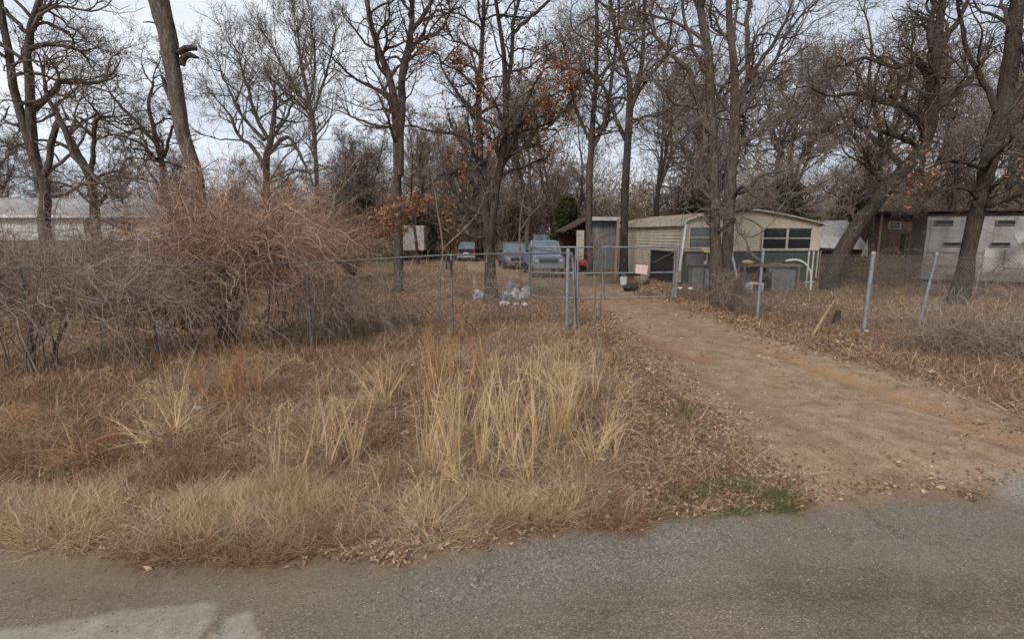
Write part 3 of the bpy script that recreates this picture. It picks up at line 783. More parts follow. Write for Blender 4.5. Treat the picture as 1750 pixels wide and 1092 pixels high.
hero_tree('oak_tree', 'tall fan crowned bare tree against the open sky in the back woods', 46,
    [[(545, 400, 11), (541, 300, 10), (537, 220, 10), (530, 185, 9), (520, 130, 6), (512, 80, 4), (508, 50, 3)],
     ([(534, 200, 6), (550, 150, 6), (565, 100, 4), (572, 60, 3)], 1), ([(532, 190, 6), (505, 150, 6), (480, 110, 4), (460, 70, 3)], 1), ([(528, 180, 5), (538, 120, 5), (535, 60, 3)], .8),
     ([(535, 205, 5), (515, 180, 5), (490, 160, 4), (470, 140, 3)], .7)],
    112, 'bark_grey', 'twig_grey', n1=13, l1=4.2, t0=.3, wander=.16, up=.1, rmin=.009, a1=(.4, .95))
hero_tree('oak_tree', 'low crooked bare tree left of the dead snag', 32,
    [[(282, 400, 13), (280, 310, 12), (272, 260, 11), (262, 220, 9), (255, 180, 7), (262, 140, 4)],
     ([(270, 250, 8), (240, 215, 7), (215, 190, 6), (190, 160, 4)], 1), ([(275, 280, 7), (245, 250, 6), (215, 235, 4), (190, 230, 3)], 1), ([(280, 270, 7), (295, 220, 5), (300, 190, 3)], .7)],
    113, 'bark_dark', 'twig_dark', n1=12, l1=3.6, t0=.2, wander=.32, rmin=.008)
hero_tree('oak_tree', 'dark tree leaning left behind the twin trunked oak at the far left', 27,
    [[(165, 400, 20), (155, 310, 17), (130, 260, 15), (100, 200, 12), (80, 160, 8), (70, 110, 5)],
     ([(155, 300, 11), (160, 240, 9), (165, 205, 8), (190, 200, 5)], .7), ([(140, 280, 9), (110, 250, 8), (70, 240, 5), (30, 250, 4)], .9)],
    114, 'bark_dark', 'twig_dark', n1=13, l1=3.4, t0=.2, wander=.33, rmin=.007)

# ---- background woods: five kinds, then copies
def bg_variant(seed, H, r0, nst, lean, bark, twig, l1, up=.06, wander=.22, t0=.3, n1=15):
    g = np.random.default_rng(seed)
    st = []
    fork = H * g.uniform(.18, .4)
    base = [np.array([0, 0, -.2]), np.array([lean * .3, 0, fork * .5]), np.array([lean, 0, fork])]
    for k in range(nst):
        a = g.uniform(0, 2 * math.pi)
        sp = H * g.uniform(.08, .22) * (0 if nst == 1 else 1)
        pts = base + [base[-1] + np.array([math.cos(a) * sp * t, math.sin(a) * sp * t, (H - fork) * t]) + g.normal(size=3) * .25 for t in (.33, .66, 1.)]
        S = spline(pts if k == 0 else pts[2:], 22 if k == 0 else 16)
        tt = np.linspace(0, 1, len(S)) if k == 0 else np.linspace(.35, 1, len(S))
        st.append((S, r0 * (1 - tt * .88) * (1 if k == 0 else .85), 1))
    o = thing('woodland_tree', 'x', 'tree')
    trunk_mb(st, g, 7, .3).build('trunk', M[bark], o, smooth=True)
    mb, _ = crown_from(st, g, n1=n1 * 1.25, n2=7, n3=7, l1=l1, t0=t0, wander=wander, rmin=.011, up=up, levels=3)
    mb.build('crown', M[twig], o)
    return o
KINDS = [bg_variant(201, 13, .22, 3, .2, 'bark_grey', 'twig_far_hazed', 3.6), bg_variant(202, 15, .24, 2, -.3, 'bark_grey', 'twig_far_hazed', 3.8, .08, .16),
         bg_variant(203, 11, .2, 4, .5, 'bark_grey', 'twig_far_hazed', 3.6, .04, .3), bg_variant(204, 14, .18, 1, .1, 'bark_grey', 'twig_grey', 3.2, .09, .18),
         bg_variant(205, 9, .15, 3, .3, 'bark_dark', 'twig_far_hazed', 3.0, .05, .26)]
KLAB = ['bare dark tree with three rising forks in the woods behind the yard', 'tall bare grey tree with two forks in the woods behind the yard',
        'crooked wide bare dark tree in the woods behind the yard', 'slender single stemmed bare grey tree in the woods behind the yard',
        'small bushy bare tree at the edge of the woods behind the yard']
spots = []
g = np.random.default_rng(77)
# (u, depth) zones: right side dense and near, centre mid, left thin and low
for u, d, k, s in [(900, 44, 0, 1.0), (945, 52, 1, 1.05), (985, 47, 3, 1.1), (870, 60, 1, 1.1), (770, 52, 2, 1.1), (735, 62, 0, 1.), (640, 56, 0, .85), (600, 62, 3, .8),
                   (1120, 42, 0, 1.1), (1150, 52, 1, 1.1), (1190, 45, 2, 1.2), (1300, 36, 2, 1.15), (1345, 42, 0, 1.1), (1470, 36, 0, 1.05),
                   (1560, 42, 0, 1.1), (1620, 38, 1, 1.), (1700, 38, 0, 1.1), (1745, 34, 2, 1.1), (1800, 36, 0, 1.1), (1860, 34, 1, 1.1),
                   (1780, 27, 2, 1.), (20, 46, 2, .9), (110, 52, 2, .8), (210, 48, 4, 1.0), (330, 52, 0, .72), (400, 56, 4, 1.), (500, 60, 2, .85),
                   (575, 50, 4, 1.1), (620, 44, 4, 1.15), (715, 44, 4, 1.2), (820, 48, 4, 1.3), (-60, 40, 0, .9), (-150, 44, 2, .9), (1950, 36, 2, 1.), (2080, 40, 0, 1.)]:
    spots.append((u, d, k, s))
for i in range(46):
    u = g.uniform(-250, 2050); d = g.uniform(58, 95)
    s = g.uniform(.75, 1.1) * (1. if u > 620 else .72)
    spots.append((u, d, int(g.integers(0, 5)), s))
first = [True] * 5
for u, d, k, s in spots:
    x = (u - 875) / F * d
    o = KINDS[k] if first[k] else copy_tree(KINDS[k])
    first[k] = False
    o.location = (x, d, gz(x, d) - .05)
    o.rotation_euler = (0, 0, g.uniform(0, 6.28))
    o.scale = (s * g.uniform(.9, 1.15),) * 2 + (s,)
    tag(o, KLAB[k], 'tree', 'bare trees of the woods behind the yard')

# ---- cedars
def cedar(u, d, H, rad, label, seed):
    g = np.random.default_rng(seed)
    x = (u - 875) / F * d; z = gz(x, d)
    o = thing('cedar_tree', label, 'tree', (x, d, z), group='evergreen cedars along the wood edge')
    P = np.array([[0, 0, -.1], [.05, 0, H * .5], [0, .05, H * .97]]) + np.array([x, d, z])
    MB().tubes(spline(P, 8), np.linspace(.12, .02, 8), 7).build('trunk', M['bark_dark'], o, smooth=True)
    n = 240
    t = g.uniform(.06, 1, n) ** .9
    a = g.uniform(0, 6.28, n)
    base = np.stack([np.zeros(n), np.zeros(n), t * H], 1) + np.array([x, d, z])
    D = np.stack([np.cos(a), np.sin(a), g.uniform(-.1, .5, n)], 1)
    Ln = rad * (1.08 - t) ** .75 * g.uniform(.55, 1.2, n)
    p, r = grow(base, D, Ln, np.full(n, .018), np.full(n, .004), 6, .14, (0, 0, .04), g)
    mb = MB().tubes(p, r, 3, 0, .1)
    q = p[:, 1:].reshape(-1, 3)
    q = np.repeat(q, 9, 0) + g.normal(size=(len(q) * 9, 3)) * .17
    leaf_quads(mb, q, .11, g, 0)
    mb.build('crown', M['cedar'], o)
cedar(968, 41, 5.2, 2.0, 'dark green cedar just left of the grey metal shed', 1)
cedar(628, 52, 7, 2.8, 'dark green cedar under the open sky left of the grey forked oak', 2)
cedar(722, 50, 5.5, 2.2, 'dark green cedar above the white box truck', 3)
cedar(890, 56, 7, 2.6, 'dark green cedar behind the parked grey car', 4)
cedar(1330, 36, 6.2, 3.0, 'broad dark green cedar rising behind the cream home roof', 5)
cedar(1180, 40, 5.2, 2.2, 'low dark green cedar behind the ridge of the cream home', 6)
cedar(1440, 40, 5.6, 2.4, 'dark green cedar behind the white lean-to', 7)

# ---- far woods and undergrowth (uncountable masses)
def mass(name, n, dmin, dmax, hmin, hmax, mat, seed, rad=.02, u0=-400, u1=2200, hfun=None, fill=0, fsize=.1):
    g = np.random.default_rng(seed)
    d = g.uniform(dmin, dmax, n); u = g.uniform(u0, u1, n)
    x = (u - 875) / F * d
    H = g.uniform(hmin, hmax, n) * (.55 + .9 * vnoise(x, d, .12, seed))
    if hfun is not None: H = H * hfun(u)
    P = np.stack([x, d, ground_h(x, d) - .05], 1)
    p, r = grow(P, np.stack([g.normal(size=n) * .22, g.normal(size=n) * .22, np.ones(n)], 1), H, np.full(n, rad), np.full(n, rad * .4), 7, .16, (0, 0, .05), g)
    mb = MB().tubes(p, r, 3, 0, g.uniform(0, .7, n))
    par, t, pos, dd, rr = kids(p, r, 9, .12, 1, .4, 1.1, g)
    L2 = H[par] * .36 * (1.1 - .6 * t) * g.uniform(.5, 1.2, len(t))
    p2, r2 = grow(pos, dd, L2, np.clip(rr * .7, .008, 1), np.full(len(t), rad * .35), 4, .22, (0, 0, .05), g)
    mb.tubes(p2, r2, 3, 0, g.uniform(0, 1, len(t)))
    par, t, pos, dd, rr = kids(p2, r2, 4, .2, 1, .4, 1.1, g)
    L3 = L2[par] * .5 * g.uniform(.5, 1.2, len(t))
    p3, r3 = grow(pos, dd, L3, np.full(len(t), rad * .4), np.full(len(t), rad * .3), 2, .2, (0, 0, .03), g)
    mb.tubes(p3, r3, 3, 0, g.uniform(.1, 1, len(t)))
    if fill:
        q = np.repeat(p3[:, -1], fill, 0); q = q + g.normal(size=q.shape) * .3
        leaf_quads(mb, q, fsize, g, 0, 0, g.uniform(.2, 1, len(q)))
    o = mb.build(name, M[mat]); o['kind'] = 'stuff'
    return o
mid = lambda u: np.where((u > 540) & (u < 1080), 1.5, np.where(u < 560, .8, 1.2))
mass('far_woods', 1700, 72, 115, 8, 13, 'scrub', 301, .045, hfun=lambda u: np.where(u < 560, .78, 1.0), fill=1, fsize=.17)
mass('undergrowth', 3200, 48, 72, 3.4, 7., 'scrub', 302, .024, hfun=mid, fill=1, fsize=.12)
mass('undergrowth', 600, 33, 46, 1.8, 4.4, 'scrub', 303, .013, 1250, 2200)
mass('undergrowth', 420, 36, 46, 1.4, 3.4, 'scrub', 304, .013, -400, 620)

# ------------------------------------------------------------------ thickets of the front fence
def thicket(name, label, base, c, rad, ns, nt_, mat, seed, cat='bush', k2=3, stem_r=.02, spread=.35):
    g = np.random.default_rng(seed)
    bx, by = base; bz = gz(bx, by)
    o = thing(name, label, cat, (bx, by, bz))
    B = np.stack([bx + g.normal(size=ns) * spread * .5, by + g.normal(size=ns) * spread * .5, np.full(ns, bz - .05)], 1)
    q = nrm(g.normal(size=(ns, 3))); q *= (g.uniform(.25, 1, ns) ** .5)[:, None]
    T = np.array(c) + q * np.array(rad)
    C = (B + T) / 2 + np.array([0, 0, 1.]) * (np.abs(T[:, 2:3] - B[:, 2:3]) * .55 + .35) + g.normal(size=(ns, 3)) * .2
    t = np.linspace(0, 1.14, 15)[None, :, None]
    pts = (1 - t) ** 2 * B[:, None] + 2 * (1 - t) * t * C[:, None] + t ** 2 * T[:, None]
    w = np.cumsum(g.normal(size=pts.shape) * .035, axis=1); w -= w[:, :1]
    pts = pts + w
    pts[:, :, 2] = np.maximum(pts[:, :, 2], bz - .05 + 0 * pts[:, :, 2])
    tt = np.linspace(0, 1, 15)[None]
    r0 = g.uniform(.5, 1.2, ns)[:, None] * stem_r
    r = r0 * (1 - .85 * tt)
    st = MB().tubes(pts, r, 5, 0, g.uniform(0, .6, ns)); st.build('stems', M[mat], o, smooth=True)
    mb = MB()
    par, t_, pos, dd, rr = kids(pts, r, max(1, nt_ // ns), .25, 1, .4, 1.4, g)
    L2 = g.uniform(.5, 2.3, len(t_)) * min(1.1, max(rad) / 1.7)
    dd = nrm(dd * np.array([1, .75, .7])); p2, r2 = grow(pos, dd, L2, np.clip(rr * .6, .004, .008), np.full(len(t_), .0026), 13, .27, (0, 0, -.03), g)
    mb.tubes(p2, r2, 3, 0, g.uniform(.2, 1, len(t_)))
    par, t_, pos, dd, rr = kids(p2, r2, k2, .15, 1, .5, 1.3, g)
    L3 = g.uniform(.15, .55, len(t_))
    p3, r3 = grow(pos, dd, L3, np.full(len(t_), .003), np.full(len(t_), .0018), 4, .22, (0, 0, -.02), g)
    mb.tubes(p3, r3, 3, 0, g.uniform(.2, 1, len(t_)))
    mb.build('twigs', M[mat], o)
    return o
A_ = lambda u, v, d: tuple(at(u, v, d))
thicket('thicket', 'big dome of tangled reddish vines on a dark stem cluster over the fence', G(388, 592)[:2], A_(400, 398, 10.9), (2.0, 1.1, .85), 40, 760, 'cane_red', 401, stem_r=.028, spread=.17, k2=2)
thicket('thicket', 'grey brown bramble sprawling left of the vine dome along the fence', G(255, 625), A_(200, 480, 10.1), (1.9, .8, .75), 20, 430, 'cane_grey', 402, k2=2, stem_r=.016, spread=.9)
thicket('thicket', 'grey bramble bush at the far left edge of the fence', G(50, 632), A_(60, 490, 9.2), (1.8, .8, .85), 22, 430, 'cane_grey', 403, k2=2, stem_r=.018, spread=.5)
thicket('thicket', 'low arching bramble hanging under the fence rail left of the dark stems', G(330, 598), A_(320, 520, 10.2), (1.3, .6, .45), 14, 220, 'cane_grey', 404, stem_r=.01, k2=2, spread=1.)
thicket('thicket', 'orange tinted brush in front of the dead snag', G(330, 560), A_(335, 340, 13.5), (1.1, .8, 1.0), 40, 520, 'cane_red', 405)
thicket('thicket', 'reddish vine mound spilling right of the vine dome over the rail', G(500, 560), A_(505, 430, 11.4), (1.4, .9, .55), 20, 560, 'cane_red', 406, stem_r=.014, spread=.9)
thicket('thicket', 'thin grey weeds drooping below the rail beside the second fence post', G(560, 585), A_(560, 500, 11.6), (.8, .6, .5), 40, 300, 'cane_grey', 407, stem_r=.01, spread=1.2)
thicket('thicket', 'brown bramble mass in front of the left white mobile home', G(170, 545), A_(190, 425, 15), (2.3, 1.2, .85), 60, 520, 'cane_grey', 408)
thicket('thicket', 'bramble in front of the far end of the left mobile home', G(20, 540), A_(10, 440, 15), (2.2, 1.2, .8), 60, 460, 'cane_grey', 409)
thicket('thicket', 'rusty brush heap left of the white box truck in the back yard', G(600, 470), A_(590, 400, 27), (3.2, 1.5, 1.5), 110, 1000, 'cane_red', 410)
thicket('thicket', 'rusty brush heap behind the vine dome in the back yard', G(470, 490), A_(470, 360, 22), (2.6, 1.5, 1.5), 100, 1000, 'cane_red', 411)
thicket('thicket', 'dead brush at the foot of the large twin trunked oak', G(1248, 530), A_(1262, 495, 16.3), (.8, .5, .45), 50, 260, 'cane_grey', 412, stem_r=.008)
thicket('thicket', 'grey weeds against the silver trailer at the right', G(1660, 515), A_(1680, 470, 20), (2.6, .9, .45), 60, 300, 'cane_grey', 413, stem_r=.009)
thicket('thicket', 'olive brown scrub before the rusty shed and the white lean-to', G(1500, 490), A_(1500, 455, 24.5), (2.6, .8, .6), 60, 420, 'scrub', 418, stem_r=.009, spread=2.)
thicket('thicket', 'low dead weeds under the leaning fence post at the right edge', G(1620, 600), A_(1620, 585, 10.9), (1.3, .6, .28), 80, 500, 'cane_grey', 414, stem_r=.006)
thicket('thicket', 'low dead weeds at the right edge of the picture beyond the drive', G(1730, 610), A_(1730, 590, 10.4), (1.1, .7, .35), 70, 450, 'cane_grey', 415, stem_r=.006)
thicket('thicket', 'sparse weeds on the fence line between the lantern post and the corner post', G(870, 560), A_(870, 500, 13.4), (1.4, .4, .55), 46, 170, 'cane_grey', 416, stem_r=.008, spread=2.2)
thicket('thicket', 'sparse upright weeds on the fence line left of the lantern post', G(660, 570), A_(660, 510, 12.4), (1.4, .5, .5), 46, 200, 'cane_grey', 417, stem_r=.008, spread=2.4)

def sapling(label, pxs, d, seed, mat='cane_grey', n1=5, l1=.7):
    g = np.random.default_rng(seed)
    st = []
    for i, s in enumerate(pxs):
        P, r = stem_px(s, d, g, 16, .012, ground=(i == 0))
        st.append((P, r, 1))
    b = st[0][0][0]
    o = thing('sapling', label, 'sapling', (b[0], b[1], b[2]))
    trunk_mb(st, g, 6, 0, .03).build('trunk', M['bark_pale'], o, smooth=True)
    mb, _ = crown_from(st, g, n1=n1, n2=3, n3=3, l1=l1, levels=3, rmin=.0025, t0=.3)
    mb.build('crown', M[mat], o)
sapling('pale forked sapling leaning across the rail left of the lantern post', [[(748, 560, 4), (752, 480, 4), (757, 420, 4), (748, 360, 3), (738, 300, 2)], [(757, 425, 3), (790, 395, 3), (815, 365, 2), (830, 330, 2)]], 13.4, 501)
sapling('pale forked sapling right of the rust leaved oak', [[(888, 500, 5), (889, 440, 4), (888, 390, 4), (892, 350, 3), (905, 300, 2)], [(888, 395, 3), (905, 370, 2), (930, 345, 2)]], 19, 502, l1=.9)
sapling('tall thin bare stalk pair in the grass before the gate', [[(1019, 655, 4), (1018, 560, 3.5), (1017, 480, 3), (1016, 420, 2)], [(1026, 650, 4), (1027, 560, 3), (1028, 480, 3), (1026, 425, 2)]], 8.6, 503, n1=3, l1=.25)

# ------------------------------------------------------------------ grasses
def blades(mb, P, D, Ln, W, g, segs=3, droop=.25, wander=.1, mat=0, rnd=None):
    n = len(P)
    pts, _ = grow(P, D, Ln, np.ones(n), np.ones(n), segs, wander, (0, 0, -droop / segs), g)
    side = nrm(np.cross(D, g.normal(size=(n, 3))))
    tt = np.linspace(0, 1, segs + 1)
    w = (W[:, None] * (1 - tt ** 2 * .9))[:, :, None]
    v = np.stack([pts - side[:, None] * w, pts + side[:, None] * w], 2)      # n, s+1, 2, 3
    idx = np.arange(n * (segs + 1) * 2).reshape(n, segs + 1, 2)
    f = np.stack([idx[:, :-1, 0], idx[:, :-1, 1], idx[:, 1:, 1], idx[:, 1:, 0]], -1).reshape(-1, 4)
    rnd = g.uniform(0, 1, n) if rnd is None else rnd
    mb.add(v.reshape(-1, 3), f, mat, np.repeat(rnd, (segs + 1) * 2))
    return pts

def scatter(n, seed, rmin, rmax, dens, amax=50):
    g = np.random.default_rng(seed)
    a = np.radians(g.uniform(-amax, amax, n)); r = np.exp(g.uniform(math.log(rmin), math.log(rmax), n))
    x, y = np.sin(a) * r, np.cos(a) * r
    m = masks(x, y)
    m['x'], m['y'], m['r'] = x, y, r
    k = g.uniform(size=n) < dens(m)
    x, y = x[k], y[k]
    return np.stack([x, y, ground_h(x, y, m['sdr'][k])], 1), {q: w[k] for q, w in m.items()}, g

def grass(name, mat, n, seed, rmin, rmax, dens, h, w, spread=.5, droop=.35, segs=3, rnd=None):
    P, m, g = scatter(n, seed, rmin, rmax, dens)
    k = len(P)
    D = np.stack([g.normal(size=k) * spread, g.normal(size=k) * spread, np.ones(k)], 1)
    # wind-combed tufts: neighbours lean alike
    D[:, 0] += (vnoise(P[:, 0], P[:, 1], 2.2, seed) - .5) * 2.2 * spread; D[:, 1] += (vnoise(P[:, 0], P[:, 1], 2.2, seed + 5) - .5) * 2.2 * spread
    D = nrm(D)
    Ln = h * g.uniform(.45, 1.3, k) * (.5 + 1. * fbm(P[:, 0], P[:, 1], 1.6, seed + 3))
    Wd = w * np.clip(m['r'] / 6, .8, 3.2) * g.uniform(.6, 1.3, k)
    mb = MB()
    rr = np.clip(.15 + .6 * fbm(P[:, 0], P[:, 1], 1.3, seed + 9) + g.normal(size=k) * .2, 0, 1)
    blades(mb, P - np.array([0, 0, .01]), D, Ln, Wd, g, segs, droop, .16, rnd=rr)
    o = mb.build(name, M[mat]); o['kind'] = 'stuff'
off = lambda m: (1 - sstep(.25, .6, m['road'])) * (1 - sstep(.2, .5, m['dirt']))
tuft = lambda m, s, seed: sstep(.32, .62, fbm(m['x'], m['y'], s, seed, 3))
grass('roadside_grass', 'grass_pale', 210000, 601, 3.2, 9, lambda m: m['pale'] * off(m) * (.1 + .9 * tuft(m, 2.6, 4) * (.4 + .6 * tuft(m, 7, 6))) * sstep(-.02, .22, m['sdr']), .23, .0029, .6, .5)
grass('dead_grass', 'grass_brown', 200000, 602, 4, 13, lambda m: (1 - m['pale'] * .85) * off(m) * np.where(m['x'] < 2.2, 1, .25) * (1 - m['leafy'] * .9) * (.12 + .88 * tuft(m, 1.3, 14)), .28, .0028, .65, .55)
grass('straw', 'grass_pale', 170000, 603, 4.4, 13, lambda m: (1 - m['pale']) * off(m) * np.where(m['x'] < 2.0, 1, .3) * (1 - m['leafy'] * .8) * tuft(m, .8, 24) * tuft(m, 3, 26) * .55, .32, .0027, .8, .6)
grass('matted_straw', 'grass_pale', 150000, 608, 3.3, 12, lambda m: off(m) * np.where(m['x'] < 2.2, 1, .4) * (.25 + .75 * m['pale']) * (1 - m['leafy'] * .6) * tuft(m, 2., 74) * sstep(-.05, .15, m['sdr']), .19, .0026, 2.6, .25)
grass('matted_grass', 'grass_brown', 110000, 609, 4, 13, lambda m: off(m) * (1 - m['pale']) * (1 - m['leafy'] * .6) * tuft(m, 1.4, 78), .24, .0028, 2.4, .3)
grass('yard_grass', 'grass_brown', 130000, 604, 11, 45, lambda m: off(m) * (.2 + .8 * tuft(m, .6, 34)), .2, .0026, .55, .4)
grass('yard_straw', 'grass_pale', 60000, 607, 10, 40, lambda m: off(m) * tuft(m, .35, 44) * .6, .2, .0026, .55, .4)
grass('green_grass', 'grass_green', 300000, 605, 3.8, 8.5, lambda m: m['green'] * (1 - sstep(.5, .85, m['road'])) * (1 - sstep(.4, .8, m['dirt'])) * (.05 + .95 * tuft(m, 4, 54)) * np.where(m['y'] < 4.9, 1.3, .6), .1, .0026, .55, .4)
grass('green_grass', 'grass_green', 110000, 606, 8.5, 60, lambda m: m['green'] * off(m), .14, .004, .5, .3)

def litter_leaves():
    P, m, g = scatter(330000, 611, 3.3, 24, lambda m: (1 - sstep(.2, .6, m['road'])) * np.clip(m['leafy'] * 1.2 + .3 - m['pale'] * .14 + .5 * np.exp(-((m['sdd'] - .5) / .8) ** 2), 0, 1)
                      * np.maximum(sstep(-1.5, .5, m['sdd'] + 1.1 * (fbm(m['x'], m['y'], 1.3, 71, 3) - .5)) ** 1.5, .035) * (.35 + .65 * tuft(m, 2., 64)))
    mb = MB()
    P[:, 2] += .008 + g.uniform(0, .014, len(P))
    size = np.clip(P[:, 1] / 9, .75, 1.5) * .026 * np.exp(g.normal(size=len(P)) * .22)
    leaf_quads(mb, P, size, g, 0, .68)
    # crumbs trodden into the dirt
    P, m, g = scatter(150000, 612, 3.6, 20, lambda m: m['dirt'] * (1 - m['road']) * (.08 + .92 * tuft(m, 1.4, 84) * tuft(m, 5, 86)) * .55, 62)
    P[:, 2] += .004
    leaf_quads(mb, P, np.clip(P[:, 1] / 8, .8, 2) * .0085 * np.exp(g.normal(size=len(P)) * .4), g, 0, .8, np.clip(g.normal(.3, .22, len(P)), 0, 1))
    o = mb.build('fallen_leaves', M['leaf_litter']); o['kind'] = 'stuff'
litter_leaves()

def gravel():
    P, m, g = scatter(150000, 621, 2.2, 9, lambda m: np.maximum(m['gravel'] * .6 * sstep(.2, .8, m['road']), .035 + .05 * m['dusty'] + .05 * m['dirt'] * (1 - m['road'])) * np.clip(m['road'] + m['dirt'], 0, 1), 62)
    n = len(P)
    s = g.uniform(.0025, .0075, n)
    dirs = np.array([[1, 0, 0], [-1, 0, 0], [0, 1, 0], [0, -1, 0], [0, 0, 1], [0, 0, -1]], float)
    v = P[:, None] + dirs[None] * s[:, None, None] * g.uniform(.5, 1.3, (n, 6, 1))
    v[:, :, 2] += s[:, None] * .3
    fb = np.array([[0, 2, 4], [2, 1, 4], [1, 3, 4], [3, 0, 4], [2, 0, 5], [1, 2, 5], [3, 1, 5], [0, 3, 5]])
    f = (fb[None] + np.arange(n)[:, None, None] * 6).reshape(-1, 3)
    mb = MB(); mb.add(v.reshape(-1, 3), f, 0, np.repeat(g.uniform(0, 1, n), 6))
    o = mb.build('gravel', M['stone']); o['kind'] = 'stuff'
gravel()

def clump(u, v, H, label, seed, n=70, mat='grass_gold', spread=.2, lean=(0, 0), droop=.22, tuft_n=160, fluff=False, br=.14, name='bunchgrass'):
    g = np.random.default_rng(seed)
    x, y = G(u, v); z = gz(x, y)
    o = thing(name, label, 'grass clump', (x, y, z), group='tall dead bunchgrass clumps')
    nb_ = max(3, n // 11); bi = g.integers(0, nb_, n)
    bc = g.normal(size=(nb_, 2)) * br; bl = g.normal(size=(nb_, 2)) * spread * .8
    B = np.stack([x + bc[bi, 0] + g.normal(size=n) * .025, y + bc[bi, 1] + g.normal(size=n) * .025, np.full(n, z - .02)], 1)
    D = nrm(np.stack([bl[bi, 0] + g.normal(size=n) * spread * .45 + lean[0], bl[bi, 1] + g.normal(size=n) * spread * .45 + lean[1], np.ones(n)], 1))
    mb = MB()
    Ln = H * np.clip(g.normal(.8, .24, n), .25, 1.2)
    rr = np.clip(g.normal(.55, .22, n), 0, 1)
    pts = blades(mb, B, D, Ln, np.full(n, .0042) * np.clip(y / 6, .8, 1.6) * g.uniform(.6, 1.3, n), g, 7, droop, .055, rnd=rr)
    # seed heads / flag leaves on the stalks
    par = np.repeat(np.arange(n), 3 if not fluff else 14)
    k = g.integers(3, 8, len(par)) if not fluff else g.integers(4, 8, len(par))
    tp = pts[par, k]
    dd = nrm(D[par] + g.normal(size=(len(par), 3)) * (.5 if not fluff else .38))
    blades(mb, tp, dd, g.uniform(.06, .22, len(par)) * (1 if not fluff else .7), np.full(len(par), .0022), g, 3, .5, .15, rnd=np.clip(rr[par] + g.normal(size=len(par)) * .15, 0, 1))
    mb.build('stalks', M[mat], o)
    tb = MB()
    T = np.stack([x + g.normal(size=tuft_n) * br * 1.5, y + g.normal(size=tuft_n) * br * 1.5, np.full(tuft_n, z - .02)], 1)
    TD = nrm(np.stack([g.normal(size=tuft_n) * .75 + lean[0], g.normal(size=tuft_n) * .75 + lean[1], np.ones(tuft_n)], 1))
    blades(tb, T, TD, H * g.uniform(.18, .5, tuft_n), np.full(tuft_n, .003) * np.clip(y / 6, .8, 1.6), g, 4, .8, .12)
    tb.build('basal_leaves', M['grass_pale' if mat == 'grass_gold' else mat], o)
CL = [(598, 775, 1.1, 'fan of upright golden stalks left of the grass stand', dict(n=46, spread=.17, lean=(.05, 0))),
      (560, 752, .95, 'short golden stalks just left of the upright fan', dict(n=26, spread=.2)),
      (447, 815, .82, 'sparse forked pale stalks standing alone in the dark grass', dict(n=9, spread=.16, tuft_n=120)),
      (498, 800, .9, 'thin pale stalks between the lone stalks and the golden fan', dict(n=14, spread=.2)),
      (748, 785, 1.4, 'tallest golden clump at the left of the grass stand', dict(n=80, spread=.13, br=.17)),
      (868, 800, 1.35, 'broad golden clump in the middle of the grass stand', dict(n=76, spread=.19, br=.22)),
      (810, 745, 1.2, 'golden clump behind the middle of the grass stand', dict(n=52, spread=.22, br=.24)),
      (925, 765, 1.15, 'golden clump right of the middle of the grass stand', dict(n=90, spread=.2, br=.22)),
      (985, 740, 1.1, 'straw clump at the right of the grass stand', dict(n=90, spread=.26, br=.22)),
      (960, 690, 1.0, 'matted pale straw clump behind the right of the grass stand', dict(n=100, spread=.4, br=.3, droop=.5)),
      (1020, 770, .75, 'drooping straw clump beside the leaf covered verge', dict(n=44, spread=.42, lean=(.2, -.1), droop=.6)),
      (905, 860, .55, 'fallen pale stalks at the front of the grass stand', dict(n=26, spread=.8, droop=.7)),
      (690, 800, .8, 'thin leaning stalks left of the tallest golden clump', dict(n=16, spread=.35, lean=(-.15, 0))),
      (408, 680, .95, 'fluffy orange clump before the dark vine stems', dict(n=60, spread=.2, mat='grass_orange', fluff=True, br=.16, lean=(.06, 0))),
      (375, 672, .75, 'smaller fluffy orange clump left of its larger twin', dict(n=34, spread=.3, mat='grass_orange', fluff=True, br=.14, lean=(-.15, 0))),
      (770, 660, 1.0, 'orange tinted clump behind the golden stand under the lantern post', dict(n=70, spread=.2, mat='grass_orange', fluff=True, br=.25)),
      (300, 715, 1.05, 'clump of long stalks arching to the left', dict(n=40, spread=.4, lean=(-.32, 0), droop=.35)),
      (285, 735, .7, 'low mop of brown blades below the arching stalks', dict(n=80, spread=.7, lean=(-.5, 0), droop=.8)),
      (640, 690, .75, 'short straw clump behind the golden fan', dict(n=34, spread=.3)),
      (150, 745, .55, 'low brown mound of bent grass at the left', dict(n=70, spread=.9, droop=.9, mat='grass_orange')),
      (20, 720, .55, 'low brown mound of bent grass at the far left edge', dict(n=70, spread=.9, droop=.9, mat='grass_orange')),
      (760, 860, .45, 'short straw tuft in front of the tallest golden clump', dict(n=40, spread=.6, droop=.7))]
for i, (u, v, H, lab, kw) in enumerate(CL):
    clump(u, v, H, lab, 700 + i, **kw)

